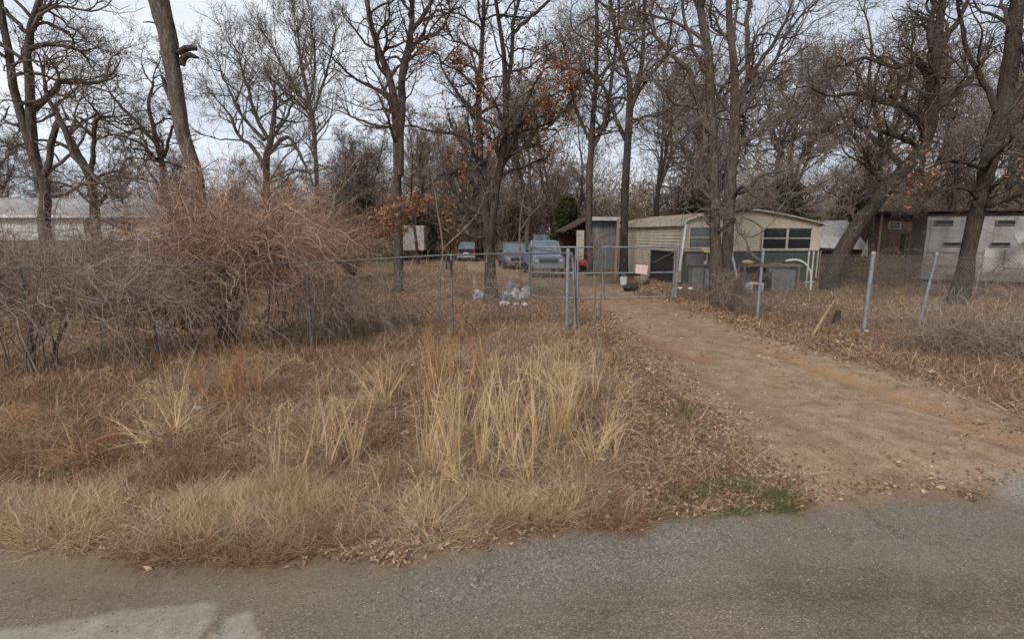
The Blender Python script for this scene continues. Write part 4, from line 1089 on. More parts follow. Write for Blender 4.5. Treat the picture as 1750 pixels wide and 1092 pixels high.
# ------------------------------------------------------------------ fences and gates
def link_panel(mb, A, B, h0, h1, pitch=.085, r=.0021, sag=0):
    A = np.array(A, float); B = np.array(B, float)
    Lg = np.linalg.norm(B - A); u = (B - A) / Lg; H = h1 - h0
    nrm_ = np.array([-u[1], u[0]])
    segs = []
    for sgn in (1, -1):
        s = -H
        while s < Lg + H:
            a, za = s, 0.; b, zb = s + sgn * H, H
            lo, hi = 0., 1.
            for (p0, p1) in ((a, b),):
                dp = p1 - p0
                t0_, t1_ = (0 - p0) / dp, (Lg - p0) / dp
                lo, hi = max(lo, min(t0_, t1_)), min(hi, max(t0_, t1_))
            if hi - lo > .01:
                for q in (0,):
                    xs = a + (b - a) * np.array([lo, (lo + hi) / 2, hi]); zs = h0 + H * np.array([lo, (lo + hi) / 2, hi])
                    xy = A[None] + u[None] * xs[:, None] + nrm_[None] * (.002 * sgn + sag * np.sin(xs * 1.7 + zs * 2))[:, None]
                    gzz = np.interp(xs, [0, Lg], [gz(*A), gz(*B)])
                    segs.append(np.column_stack([xy, zs + gzz]))
            s += pitch
    mb.tubes(np.array(segs), r, 3)

def post(fence, x, y, h, r=.032, lean=(0, 0), mat='galv', cap=True):
    z = gz(x, y)
    mb = MB(); mb.tubes([[x, y, z - .1], [x + lean[0] * .5, y + lean[1] * .5, z + h * .5], [x + lean[0], y + lean[1], z + h]], r, 10)
    tx, ty, tz = x + lean[0], y + lean[1], z + h
    mb.tubes([[tx, ty, tz - .04], [tx, ty, tz + .008], [tx, ty, tz + .028], [tx, ty, tz + .036]], [[r * 1.13, r * 1.13, r * .7, .001]], 10)
    for hh in (.3, .75, 1.2, 1.6):
        q = hh / h
        cx, cy, cz = x + lean[0] * q, y + lean[1] * q, z + hh
        mb.tubes([[cx, cy, cz - .012], [cx, cy, cz + .012]], r * 1.18, 10)
    return mb.build('post', M[mat], fence, smooth=True)

def rail(fence, pts, r=.021, mat='galv_old', name='top_rail'):
    MB().tubes(spline(pts, max(4, len(pts) * 4)), r, 8).build(name, M[mat], fence, smooth=True)

LP = [(-15.6, 8.6), (-12.5, 9.2), (-9.4, 9.8), (-7.3, 10.3), (-4.4, 11.0), (-1.45, 12.25), (1.42, 13.1)]
LF = thing('chain_link_fence', 'overgrown chain link fence with a pipe top rail left of the drive', 'fence', (*LP[3], gz(*LP[3])))
for i, (x, y) in enumerate(LP):
    if i == 6: post(LF, x, y, 2.08, .045)
    else: post(LF, x, y, 1.92, .03, mat='galv_old')
rail(LF, [(x, y, gz(x, y) + (1.92 if i < 6 else 2.0)) for i, (x, y) in enumerate(LP)])
mb = MB()
for a, b in zip(LP[:-1], LP[1:]): link_panel(mb, a, b, .06, 1.88, .1, .0012, sag=.02)
mb.build('wire_mesh', M['wire'], LF)
# return to the gate: second post and leaning braces at the corner
mb = MB(); link_panel(mb, (1.42, 13.1), (.68, 20.), .06, 1.88, .1, .0012, sag=.02); mb.build('wire_mesh', M['wire'], LF)
rail(LF, [(1.42, 13.1, 2.0), (1.05, 16.5, 1.97), (.68, 20, 1.96)], .02)
post(LF, .68, 20., 2.05, .045)
z0 = gz(1.75, 13.6)
MB().tubes([[1.78, 13.5, z0 - .05], [1.68, 13.45, 1.0], [1.53, 13.3, 2.02]], .034, 9).build('brace', M['galv'], LF, smooth=True)
MB().tubes([[1.66, 13.3, z0 - .05], [1.62, 13.3, 1.0], [1.55, 13.2, 1.9]], .026, 9).build('brace', M['galv'], LF, smooth=True)
post(LF, 1.5, 13.55, 2.0, .034)

RP = [(6.42, 20.), (7.32, 15.1), (9.22, 13.2), (10.55, 13.1), (13.6, 13.0), (16.8, 12.8)]
RF = thing('chain_link_fence', 'chain link fence with bright steel posts right of the drive', 'fence', (*RP[2], gz(*RP[2])))
leans = [(.02, 0), (.03, 0), (.03, 0), (.24, 0), (.1, 0), (.05, 0)]
for (x, y), l_, r_ in zip(RP, leans, (.06, .042, .055, .035, .035, .035)):
    post(RF, x, y, 2.05 if y > 14 else 2.0, r_, l_)
mb = MB()
for a, b in zip(RP[:-1], RP[1:]): link_panel(mb, (a[0] + .04, a[1] + .06), (b[0] + .04, b[1] + .06), .08, 1.92, sag=.03, r=.0036)
mb.build('wire_mesh', M['galv_old'], RF)
MB().tubes(np.array([(x + l_[0], y + .03, gz(x, y) + 1.93) for (x, y), l_ in zip(RP, leans)]), .004, 5).build('tension_wire', M['wire'], RF)

def gate(label, A, B, zs=(.06, 1.02, 2.0), uprights=(), br=.03):
    A = np.array(A, float); B = np.array(B, float)
    o = thing('farm_gate', label, 'gate', (*A, gz(*A)))
    mb = MB()
    P = lambda t, z: [*(A + (B - A) * t), z]
    for z in zs: mb.tubes([P(0, z), P(.5, z - .01), P(1, z)], br, 8)
    for t in (0, 1): mb.tubes([P(t, zs[0]), P(t, zs[-1])], br, 8)
    mb.build('frame', M['galv'], o, smooth=True)
    for t, a, b in uprights:
        MB().tubes([P(t, a), P(t, b)], br * .8, 8).build('upright', M['galv_old'], o, smooth=True)
    m2 = MB(); link_panel(m2, A, B, .07, 1.98, .13, .0014); m2.build('wire_mesh', M['wire'], o)
    for z in (.5, 1.6): 
        MB().box((*(A + (B - A) * .008), z), (.07, .07, .09)).build('hinge', M['galv_old'], o)
    return o
gate('wide pipe gate leaf with a middle rail standing right of the corner post', (6.3, 19.95), (2.5, 19.5), uprights=((.36, .06, 1.02), (.72, .06, 2.0)))
gate('narrow pipe gate leaf in front of the blue pickup', (.76, 20.), (2.42, 19.55), uprights=((.5, .06, 1.02),))

# lantern on its fence post
lx, ly = -1.49, 12.18
o = thing('lantern', 'small black lantern hanging on the fence post left of the oak', 'lantern', (lx, ly - .06, 1.62))
MB().box((lx, ly - .1, 1.68), (.11, .11, .012)).box((lx, ly - .1, 1.88), (.14, .14, .015)).box((lx, ly - .1, 1.90), (.08, .08, .03)) \
    .bar((lx - .05, ly - .15, 1.685), (lx - .06, ly - .16, 1.875), .012).bar((lx + .05, ly - .15, 1.685), (lx + .06, ly - .16, 1.875), .012) \
    .bar((lx - .05, ly - .05, 1.685), (lx - .06, ly - .04, 1.875), .012).bar((lx + .05, ly - .05, 1.685), (lx + .06, ly - .04, 1.875), .012) \
    .bar((lx, ly - .1, 1.9), (lx, ly - .02, 1.93), .014).build('cage', M['black'], o)
MB().tubes([[lx, ly - .1, 1.70], [lx, ly - .1, 1.86]], .032, 8).build('glass_globe', M['glass_pale'], o)

# ------------------------------------------------------------------ cream mobile home
class Frame:                          # local frame of a building: x along the wall seen, y into depth
    def __init__(s, ox, oy, a): s.o = np.array([ox, oy]); s.c, s.s = math.cos(a), math.sin(a); s.a = a
    def w(s, x, y, z): return np.array([s.o[0] + s.c * x - s.s * y, s.o[1] + s.s * x + s.c * y, z])
    def front(s, u, v, y=0):          # photo point on plane y=const -> x, z
        r = ray(u, v); n = np.array([-s.s, s.c])
        base = s.o + n * y
        t = (n @ base) / (n @ r[:2])
        p = r * t; q = p[:2] - s.o
        return s.c * q[0] + s.s * q[1], p[2] + CAM_H
    def side(s, u, v, x=0):
        r = ray(u, v); n = np.array([s.c, s.s])
        base = s.o + n * x
        t = (n @ base) / (n @ r[:2])
        p = r * t; q = p[:2] - s.o
        return -s.s * q[0] + s.c * q[1], p[2] + CAM_H

def house_empty(name, label, cat, fr):
    return thing(name, label, cat, (*fr.o, 0), fr.a)
H1 = Frame(8.4, 25.3, R(9))
W1, L1_ = 7.4, 8.4
home = house_empty('mobile_home', 'cream mobile home with a curved roof and dark green skirting beside the drive', 'mobile home', H1)
LB = dict(parent=home, local=True)
sk = 1.66
# roof profile across x
prof = [(-.12, 2.98), (-.05, 3.1), (.12, 3.2), (.5, 3.31), (1.2, 3.46), (2.3, 3.6), (3.1, 3.66), (3.7, 3.66), (4.6, 3.54), (5.8, 3.34), (6.8, 3.14), (7.3, 3.03), (7.5, 2.94)]
def rz_(x): return float(np.interp(x, [p[0] for p in prof], [p[1] for p in prof]))
# front wall panels (cream), with window openings left by the frames standing proud
mb = MB()
xs = np.linspace(0, W1, 40)
V = [(x, 0, sk) for x in xs] + [(x, 0, rz_(x) - .05) for x in xs]
mb.add(V, [[i, i + 1, 41 + i, 40 + i] for i in range(39)])
mb.add([(x, .05, z) for x, _, z in V], [[i + 1, i, 40 + i, 41 + i] for i in range(39)])
mb.build('front_wall', M['cream'], **LB)
mb = MB()
for k in range(10):                    # skirting panels
    x0 = k * W1 / 10
    mb.box((x0 + W1 / 20, .06, sk / 2 - .02), (W1 / 10 - .012, .05 + .01 * (k % 2), sk))
mb.build('skirting', M['green_skirt'], **LB)
MB().box((W1 / 2, -.015, sk + .01), (W1, .05, .06)).build('belt_trim', M['roof_edge'], **LB)
for x in (0.02, W1 - .02):
    MB().box((x, -.012, (sk + rz_(x)) / 2 - .02), (.07, .04, rz_(x) - sk - .1)).build('corner_trim', M['roof_edge'], **LB)
# roof skin
mb = MB()
n = len(prof)
V = [(x, y, z + dz) for dz in (0, -.06) for y in (-.16, L1_ + .1) for x, z in prof]
f = [[i, i + 1, n + i + 1, n + i] for i in range(n - 1)] + [[2 * n + i + 1, 2 * n + i, 3 * n + i, 3 * n + i + 1] for i in range(n - 1)]
f += [[i + 1, i, 2 * n + i, 2 * n + i + 1] for i in range(n - 1)] + [[n + i, n + i + 1, 3 * n + i + 1, 3 * n + i] for i in range(n - 1)]
f += [[0, n, 3 * n, 2 * n], [2 * n - 1, n - 1, 3 * n - 1, 4 * n - 1]]
mb.add(V, f)
rf = mb.build('roof', M['roof'], smooth=False, **LB)
MB().tubes([(x, -.18, z - .02) for x, z in prof], .045, 6).build('roof_trim', M['roof_edge'], parent=rf, local=True)
MB().box((-.15, L1_ / 2, 2.98), (.1, L1_ + .2, .22)).build('eave_fascia', M['roof_edge'], parent=rf, local=True)
# ribbed side wall with a dark opening
ya, _ = H1.side(1156, 450); yb, _ = H1.side(1112, 450)
op0, op1, oz = max(ya, .35), yb, 1.62
mb = MB()
nb = 17; zz = np.linspace(.12, 2.92, nb + 1)
for i in range(nb):
    z0, z1 = zz[i], zz[i + 1]
    runs = [(0, L1_)] if z0 > oz - .05 else [(0.02, op0), (op1, L1_)]
    for a, b in runs:
        mb.add([(-.045, a, z0), (-.045, b, z0), (-.006, b, z1), (-.006, a, z1), (.05, a, z0), (.05, b, z0)],
               [[0, 3, 2, 1], [0, 1, 5, 4]])
mb.build('side_wall', M['cream_side'], **LB)
MB().box((1.2, (op0 + op1) / 2, oz / 2), (2.2, op1 - op0 + .6, oz + .2)).build('opening_shade_fill', M['dark'], **LB)  # solid near-black block painting in the shade inside the opening
MB().bar((-.03, op0, .1), (-.03, op0, oz), .06).bar((-.03, op1, .1), (-.03, op1, oz), .05).bar((-.03, op0, oz), (-.03, op1, oz), .06) \
    .bar((-.05, op0 + .1, oz), (-.05, op1 - .4, .9), .04).build('opening_frame', M['wood'], **LB)
MB().box((W1, L1_ / 2, 1.6), (.06, L1_, 2.7)).box((W1 / 2, L1_, 1.7), (W1, .06, 3.0)).build('rear_wall', M['cream'], **LB)

def window(parent, x0, z0, x1, z1, cols, y=0, gl='glass', axis='front', frame='roof_edge', ft=.07, rowz=True):
    cx, cz = (x0 + x1) / 2, (z0 + z1) / 2
    fr_ = MB()
    d = .06
    B = lambda mb_, c, s_: mb_.box((c[0], y + c[1], c[2]), s_)
    B(fr_, (cx, -.03, z1 - ft / 2), (x1 - x0, d, ft)); B(fr_, (cx, -.035, z0 + ft / 2), (x1 - x0 + .06, d + .02, ft))
    for x in (x0 + ft / 2, x1 - ft / 2): B(fr_, (x, -.03, cz), (ft, d - .004, z1 - z0 - 2 * ft))
    cw = (x1 - x0 - ft) / cols
    for k in range(1, cols): B(fr_, (x0 + ft / 2 + k * cw, -.029, cz), (ft * 1.5, d - .006, z1 - z0 - 2 * ft))
    w = fr_.build('window', M[frame], parent, local=True)
    for k in range(cols):
        a, b = x0 + ft / 2 + k * cw + ft * .5, x0 + ft / 2 + (k + 1) * cw - ft * .5
        pn = MB(); B(pn, ((a + b) / 2, -.008, cz), (b - a, .012, z1 - z0 - 2 * ft)); p = pn.build('pane', M[gl], w, local=True)
        if rowz:
            s_ = MB(); B(s_, ((a + b) / 2, -.028, cz + .01), (b - a, .03, .05)); s_.build('sash_bar', M[frame], w, local=True)
    return w
x0, z1 = H1.front(1177, 387); x1, z0 = H1.front(1216, 425)
window(home, x0, z0, x1, z1, 1, gl='glass_pale')
x0, z1 = H1.front(1303, 388); x1, z0 = H1.front(1385, 427)
window(home, x0, z0, x1, z1, 2)
a_, b_ = H1.front(1266, 372), H1.front(1302, 389)
q_ = [(a_[0] + (b_[0] - a_[0]) * t, -.02, a_[1] + (b_[1] - a_[1]) * t ** 1.7) for t in np.linspace(0, 1, 7)]
MB().tubes(np.array(q_ + [(b_[0], -.02, sk + .05)]), .022, 6).build('seam_trim', M['wood'], **LB)
x0, z0 = H1.front(1169, 378); x1, z1 = H1.front(1157, 472)
# downpipes / loose trim (white)
w_ = H1.w
p0, p1 = w_(-.1, -.3, 2.95), w_(-.42, -.5, .75)
mb = MB(); mb.bar(p0, p1, .1, .05)
single(mb, 'loose_trim', M['white_clean'], 'white strip of loose trim leaning on the corner of the cream home', 'trim strip', (p1[0], p1[1], .7))
a = at(1240, 372, 24.7); b = at(1252, 440, 24.6); c = at(1262, 488, 24.2); c[2] = gz(c[0], c[1]) + .02
mb = MB().bar(a, b, .09, .06).bar(b, c, .09, .06)
single(mb, 'downpipe', M['white_clean'], 'bent white downpipe dropping behind the large twin trunked oak', 'downpipe', c)

# ------------------------------------------------------------------ grey metal shed
S1 = Frame(*at(1008, 430, 35.5)[:2], R(6))
shed = house_empty('shed', 'grey corrugated metal shed with a white edged roof behind the slim grey oak', 'shed', S1)
SB = dict(parent=shed, local=True)
xr, zt = S1.front(1062, 372)
wS = xr
mb = MB(); nx = 60
xs = np.linspace(0, wS, nx); yy = .025 * np.sign(np.sin(xs * 2 * math.pi / .22))
V = [(x, y, -.05) for x, y in zip(xs, yy)] + [(x, y, zt - .25) for x, y in zip(xs, yy)]
mb.add(V, [[i, i + 1, nx + i + 1, nx + i] for i in range(nx - 1)]); mb.build('front_wall', M['grey_metal'], **SB)
for c_, z_ in (((.02, 1.6, 1.7), (.05, 3.1, 3.4)), ((wS, 1.6, 1.7), (.05, 3.1, 3.4)), ((wS / 2, 3.2, 1.7), (wS, .05, 3.4))): MB().box(c_, z_).build('side_wall', M['grey_metal'], **SB)
mb = MB(); mb.prism([(-.2, zt - .12), (wS + .15, zt - .2), (wS + .15, zt - .12), (-.2, zt - .02)], -.5, 3.4); rs = mb.build('roof', M['roof'], **SB)
MB().box((wS / 2, -.52, zt - .1), (wS + .35, .04, .24)).build('roof_edge', M['white'], parent=rs, local=True)
dx0, _ = S1.front(1028, 400); dx1, _ = S1.front(1052, 400)
MB().box(((dx0 + dx1) / 2, -.05, 1.2), (dx1 - dx0, .05, 2.3)).build('door', M['grey_cab'], **SB)
# lean-to roof on the left, its panel
mb = MB(); mb.prism([(-1.9, zt - 1.0), (-.2, zt - .15), (-.2, zt - .06), (-1.9, zt - .9)], -.3, 3.0); mb.build('lean_to_roof', M['wood_red'], **SB)
MB().box((-.25, 1.4, 1.6), (.06, 2.6, 3.0)).box((-.8, 2.9, 1.3), (1.7, .06, 2.4)).build('lean_to_wall', M['wood_red'], **SB)
p = at(991, 437, 34.5)
mb = MB().box((p[0], p[1], 1.72), (.5, .05, 2.0)).box((p[0] - .18, p[1] + .02, .4), (.06, .06, .9)).box((p[0] + .18, p[1] + .02, .4), (.06, .06, .9)).box((p[0] - .12, p[1] - .04, 2.45), (.34, .05, .08))
single(mb, 'door_panel', M['cream_side'], 'upright cream panel on legs at the left end of the grey shed', 'panel', (p[0], p[1], 0))
p0 = at(1051, 468, 28); p0[2] = gz(p0[0], p0[1]) - .1; p1 = at(1057, 374, 28)
mb = MB().bar(p0, p1, .13, .13)
single(mb, 'timber_post', M['wood_pale'], 'pale timber post standing left of the dark straight oak', 'post', p0)

# ------------------------------------------------------------------ right: white lean-to, rusty shed, silver trailer
p = at(1440, 430, 29)
S2 = Frame(*at(1396, 430, 27.6)[:2], R(4))
o = house_empty('lean_to', 'collapsed lean-to with a dull white sheet roof beside the cream home', 'lean-to', S2)
xr, zt = S2.front(1492, 376); xl, zb = S2.front(1395, 378); _, zlow = S2.front(1440, 428)
mb = MB()
mb.slab([(0, -.2, 1.75), (xr * .96, -.2, 1.62), (xr * 1.06, 2.2, zt), (0, 2.2, zb)], .04); mb.build('roof', M['offwhite'], parent=o, local=True)
mb = MB().box((xr * .5, .3, .8), (xr * .96, .05, 1.5)); mb.build('wall', M['wood_red'], parent=o, local=True)
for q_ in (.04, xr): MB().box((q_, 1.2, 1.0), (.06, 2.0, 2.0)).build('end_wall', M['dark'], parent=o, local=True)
for k in range(3): MB().box((.1 + k * (xr - .3) / 2, -.12, .8), (.1, .1, 1.6)).build('post', M['wood'], parent=o, local=True)
x_, _ = S2.front(1470, 415)
mb = MB(); mb.slab([(xr * .68, -.6, 1.3), (xr * .93, -.6, 1.3), (xr * .98, -.28, 2.5), (xr * .88, -.28, 2.4)], .03)
mb.build('loose_sheet', M['white'], parent=o, local=True)

S3 = Frame(*at(1497, 430, 31)[:2], R(2))
o = house_empty('shed', 'rusty brown board shed under a dark flat roof left of the silver trailer', 'shed', S3)
xr, zt = S3.front(1600, 366)
mb = MB()
nb = 12
for i in range(nb):
    z0 = i * (zt - .1) / nb
    mb.box((xr / 2, 0.01 * (i % 2), z0 + (zt - .1) / nb / 2), (xr, .05, (zt - .1) / nb - .012))
mb.build('wall', M['wood_red'], parent=o, local=True)
for q_ in (.03, xr - .03): MB().box((q_, 1.5, zt / 2 - .06), (.05, 2.9, zt - .12)).build('side_wall', M['wood_red'], parent=o, local=True)
MB().box((xr / 2, 1.4, zt), (xr + .6, 3.8, .12)).build('roof', M['dark'], parent=o, local=True)
a, zt1 = S3.front(1518, 379); b, zt0 = S3.front(1536, 388)
window(o, a, zt0 - .15, b + .1, zt1, 1, frame='grey_cab')
a, _ = S3.front(1540, 400); b, _ = S3.front(1553, 400)
MB().box(((a + b) / 2, -.05, 1.3), (b - a, .04, 2.4)).build('door', M['dark'], parent=o, local=True)

S4 = Frame(*at(1578, 430, 25.5)[:2], R(-25))
o = house_empty('travel_trailer', 'long weathered silver trailer home under a dark flat awning roof at the right', 'trailer', S4)
TB = dict(parent=o, local=True)
xr = 11.0
_, zt = S4.front(1600, 364)
mb = MB()
zs_ = [(.28, .0), (.55, -.06), (1.0, -.08), (zt - .75, -.08), (zt - .35, -.04), (zt - .15, .06), (zt - .05, .2)]
nx = 24; xs = np.linspace(0, xr, nx)
V = [(x, y, z) for z, y in zs_ for x in xs]
mb.add(V, [[r_ * nx + i, r_ * nx + i + 1, (r_ + 1) * nx + i + 1, (r_ + 1) * nx + i] for r_ in range(len(zs_) - 1) for i in range(nx - 1)])
n = len(zs_)
V = [(0, y, z) for z, y in zs_] + [(0, 2.5, z) for z, y in zs_]
mb.add(V, [[i, i + 1, n + i + 1, n + i] for i in range(n - 1)])
mb.add([(x + xr, y, z) for x, y, z in V], [[i + 1, i, n + i, n + i + 1] for i in range(n - 1)])
mb.box((xr / 2, 2.52, zt / 2 + .1), (xr, .05, zt - .3))
mb.build('body', M['silver'], **TB)
MB().box((xr / 2 - .9, 1.25, zt + .08), (xr + 2.4, 3.1, .07)).build('awning_roof', M['wood_red'], **TB)
MB().box((xr / 2, -.1, 1.62), (xr, .03, .05)).box((xr / 2, -.1, .95), (xr, .03, .04)).build('belt_trim', M['grey_cab'], **TB)
for k in range(9): MB().box((.15 + k * 1.2, -.092, 1.9), (.02, .012, zt - 1.0)).build('panel_seam', M['grey_cab'], **TB)
for uu in (1597, 1703):
    a, z1 = S4.front(uu, 377, -.08); b, z0 = S4.front(uu + 32, 383, -.08)
    window(o, a, z0 - .04, b, z1 + .02, 1, y=-.085, frame='grey_cab', ft=.03, rowz=False)
for uu, ww in ((1612, 34), (1692, 34)):
    a, z1 = S4.front(uu, 414, -.08); b, z0 = S4.front(uu + ww, 419, -.08)
    window(o, a, z0 - .05, b, z1, 1, y=-.085, frame='grey_cab', ft=.03, rowz=False)
for uu, ww, v0, v1 in ((1683, 30, 426, 466), (1716, 34, 424, 458)):
    a, z1 = S4.front(uu, v0, -.08); b, z0 = S4.front(uu + ww, v1, -.08)
    MB().box(((a + b) / 2, -.11, (z0 + z1) / 2), (b - a, .03, z1 - z0)).build('hatch', M['offwhite'], **TB)
MB().box((xr / 2, .25, .12), (xr - .2, .05, .4)).build('skirt', M['wood_red'], **TB)
for k in (0, 1):
    MB().box((-1.85, .05 + 2.5 * k, (zt + .03) / 2), (.09, .09, zt + .03)).build('awning_post', M['wood'], **TB)
# torn white tarp on the trailer's right
a = at(1740, 380, 24.6); g_ = np.random.default_rng(9)
mb = MB(); nx, nz = 10, 9
V = []
for i in range(nz):
    for j in range(nx):
        t, s_ = i / (nz - 1), j / (nx - 1)
        q = at(1738 + 90 * s_ - 14 * t * s_, 368 + 36 * t + 14 * math.sin(s_ * 5 + 2 * t), 22.6)
        V.append(q + np.array([0, math.sin(s_ * 9 + t * 4) * .12, g_.normal() * .03]))
mb.add(V, [[i * nx + j, i * nx + j + 1, (i + 1) * nx + j + 1, (i + 1) * nx + j] for i in range(nz - 1) for j in range(nx - 1)])
single(mb, 'tarp', M['silver'], 'torn pale tarp draped over the right end of the silver trailer', 'tarp', V[0], smooth=True)

# ------------------------------------------------------------------ left white mobile home
S5 = Frame(-38, 30, R(2))
o = house_empty('mobile_home', 'long low white mobile home behind the brush at the far left', 'mobile home', S5)
HB = dict(parent=o, local=True)
xr, _ = S5.front(292, 400); _, ze = S5.front(60, 371); _, zt = S5.front(60, 341, 2.2); _, zb = S5.front(60, 411)
MB().box((xr / 2, .02, (zb + ze) / 2), (xr, .06, ze - zb)).box((xr - .03, 2.3, (zb + ze) / 2), (.06, 4.4, ze - zb)).box((xr / 2, 4.5, (zb + ze) / 2), (xr, .06, ze - zb)).build('wall', M['white'], **HB)
mb = MB(); mb.prism([(-.35, ze - .05), (2.25, zt), (4.85, ze - .05), (4.85, ze + .03), (2.25, zt + .08), (-.35, ze + .03)], 0 - .2, xr + .3, axis='x')
rf = mb.build('roof', M['silver'], **HB)
MB().box((xr / 2, -.4, ze + .02), (xr + .5, .06, .16)).build('fascia', M['white'], parent=rf, local=True)
MB().box((xr / 2, .1, zb / 2), (xr - .1, .05, zb - .02)).build('skirting', M['wood'], **HB)
for ua, ub in ((-60, 6), (68, 94), (140, 172), (205, 232)):
    a, z1 = S5.front(ua, 375); b, z0 = S5.front(ub, 402)
    window(o, a, z0, b, z1, 1 if ub - ua < 40 else 2, frame='white')

# ------------------------------------------------------------------ vehicles
def loft(mb, secs, k=.17, mat=0):
    """secs: (y, half width, z0, z1) -> rounded box loft closed at both ends"""
    rings = []
    for y, hw, z0, z1 in secs:
        c = min(k, hw * .4, (z1 - z0) * .35)
        rings.append([(-hw + c, y, z0), (hw - c, y, z0), (hw, y, z0 + c), (hw, y, z1 - c), (hw - c, y, z1), (-hw + c, y, z1), (-hw, y, z1 - c), (-hw, y, z0 + c)])
    V = np.array(rings).reshape(-1, 3); n = 8; f = []
    for i in range(len(secs) - 1):
        f += [[i * n + j, (i + 1) * n + j, (i + 1) * n + (j + 1) % n, i * n + (j + 1) % n] for j in range(n)]
    mb.add(V, f, mat)
    e = len(secs) - 1
    for b, rev in ((0, 0), (e, 1)):
        c = np.mean(rings[b], 0)
        R_ = np.vstack([rings[b], c])
        mb.add(R_, [[(j + 1) % n, j, n] if rev else [j, (j + 1) % n, n] for j in range(n)], mat)
    return mb

def wheel(parent, x, y, r, w, rim='grey_cab'):
    mb = MB(); 
    prof_ = [(-w / 2, r * .62), (-w / 2, r * .93), (-w * .38, r), (w * .38, r), (w / 2, r * .93), (w / 2, r * .62)]
    k = 22; th = np.arange(k) * 2 * math.pi / k
    V = np.array([[x + a, y + q * math.cos(t), r + q * math.sin(t)] for a, q in prof_ for t in th]); m = len(prof_)
    mb.add(V, [[i * k + j, i * k + (j + 1) % k, (i + 1) * k + (j + 1) % k, (i + 1) * k + j] for i in range(m - 1) for j in range(k)])
    t = mb.build('tyre', M['rubber'], parent, local=True, smooth=True)
    MB().tubes([[x - w * .42, y, r], [x + w * .42, y, r]], r * .64, 16, cap=True).build('rim', M[rim], t, local=True)

def car(label, cat, name, X, Y, rz, paint, Wd, secs, cab, wheels, wr, front=True, grille=True, rack=False, tail=False):
    """secs: body lofts; cab: (y0b, y0t, y1t, y1b, zb, zt, wb, wt) greenhouse; front faces -y"""
    o = thing(name, label, cat, (X, Y, gz(X, Y)), rz)
    B = dict(parent=o, local=True)
    mb = MB()
    for s_ in secs: loft(mb, s_)
    y0b, y0t, y1t, y1b, zb, zt, wb, wt = cab
    bot = [(-wb, y0b, zb), (wb, y0b, zb), (wb, y1b, zb), (-wb, y1b, zb)]
    top = [(-wt, y0t, zt), (wt, y0t, zt), (wt, y1t, zt), (-wt, y1t, zt)]
    for q, p in ((bot, top),):
        for i in range(4):                      # pillars
            mb.bar(q[i], p[i], .09, .09)
            mb.bar(p[i], p[(i + 1) % 4], .08, .07)
    loft(mb, [(y0t - .06, wt - .02, zt - .03, zt + .03), ((y0t + y1t) / 2, wt + .02, zt - .03, zt + .08), (y1t + .06, wt - .02, zt - .03, zt + .03)])
    mb.build('body', M[paint], smooth=False, **B)
    f_ = lambda a, b, c, d, nm: MB().slab([a, b, c, d], .012, inset=.07, lift=.012).build(nm, M['glass_car'], **B)
    f_(bot[0], bot[1], top[1], top[0], 'windshield'); f_(bot[2], bot[3], top[3], top[2], 'rear_window')
    f_(bot[1], bot[2], top[2], top[1], 'side_window'); f_(bot[3], bot[0], top[0], top[3], 'side_window')
    MB().box((0, (y0b + y1b) / 2, zb + .1), (2 * wb - .3, (y1b - y0b) * .7, .3)).build('seats', M['dark'], **B)
    ys = [q[0] for q in secs[0]]; yf = min(ys); yr = max(q[0] for s_ in secs for q in s_)
    for x in (-1, 1):
        for wy in wheels: wheel(o, x * (Wd / 2 - .12), wy, wr, .22)
    fz = secs[0][0][3]; fw = secs[0][0][1]; z0 = secs[0][0][2]
    if front:
        if grille: MB().box((0, yf - .012, (fz + z0) / 2 + .08), (fw * 1.15, .03, (fz - z0) * .38)).build('grille', M['black'], **B)
        for x in (-1, 1): MB().tubes([[x * fw * .78, yf + .02, (fz + z0) / 2 + .1], [x * fw * .78, yf - .035, (fz + z0) / 2 + .1]], .085, 14, cap=True).build('headlight', M['lamp'], **B)
    else:
        for x in (-1, 1): MB().box((x * fw * .86, yf - .012, fz - .22), (.14, .05, .32)).build('tail_light', M['redlamp'], **B)
        MB().box((0, yf - .01, (fz + z0) / 2), (.5, .03, .16)).build('number_plate', M['offwhite'], **B)
    loft(MB(), [(yf - .12, fw * .96, z0 - .04, z0 + .14), (yf - .02, fw * 1.0, z0 - .06, z0 + .16)], .05).build('bumper', M['chrome'], **B)
    loft(MB(), [(yr + .02, fw * .98, z0 - .04, z0 + .14), (yr + .1, fw * .94, z0 - .03, z0 + .12)], .05).build('bumper', M['chrome'], **B)
    for x in (-1, 1):
        MB().box((x * (wb + .13), y0b + .25, zb + .12), (.2, .08, .15)).build('mirror', M['black'], **B)
    return o
px = lambda u, d: (u - 875) / F * d
car('old faded blue pickup facing the gate with a brown rusted front', 'pickup', 'pickup_truck', px(938, 28.5), 29.0, R(4), 'carblue', 1.98,
    [[(-.1, .90, .62, 1.22), (.15, .95, .5, 1.3), (1.5, .97, .5, 1.36), (1.6, .97, .5, 1.38), (3.0, .97, .5, 1.38)], [(3.05, .97, .55, 1.32), (5.1, .96, .55, 1.32)]],
    (1.25, 1.75, 2.8, 3.0, 1.36, 2.02, .9, .76), (.75, 4.1), .37)
car('dusty dark grey sport utility vehicle parked left of the blue pickup', 'car', 'parked_car', px(884, 37), 37, R(8), 'carsilver', 1.95,
    [[(0, .78, .48, .86), (.1, .88, .4, .98), (.5, .94, .35, 1.06), (1.3, .96, .35, 1.13), (4.4, .96, .38, 1.2), (4.6, .9, .45, 1.15)]],
    (1.1, 1.75, 4.2, 4.5, 1.14, 1.86, .9, .74), (.9, 3.7), .36)
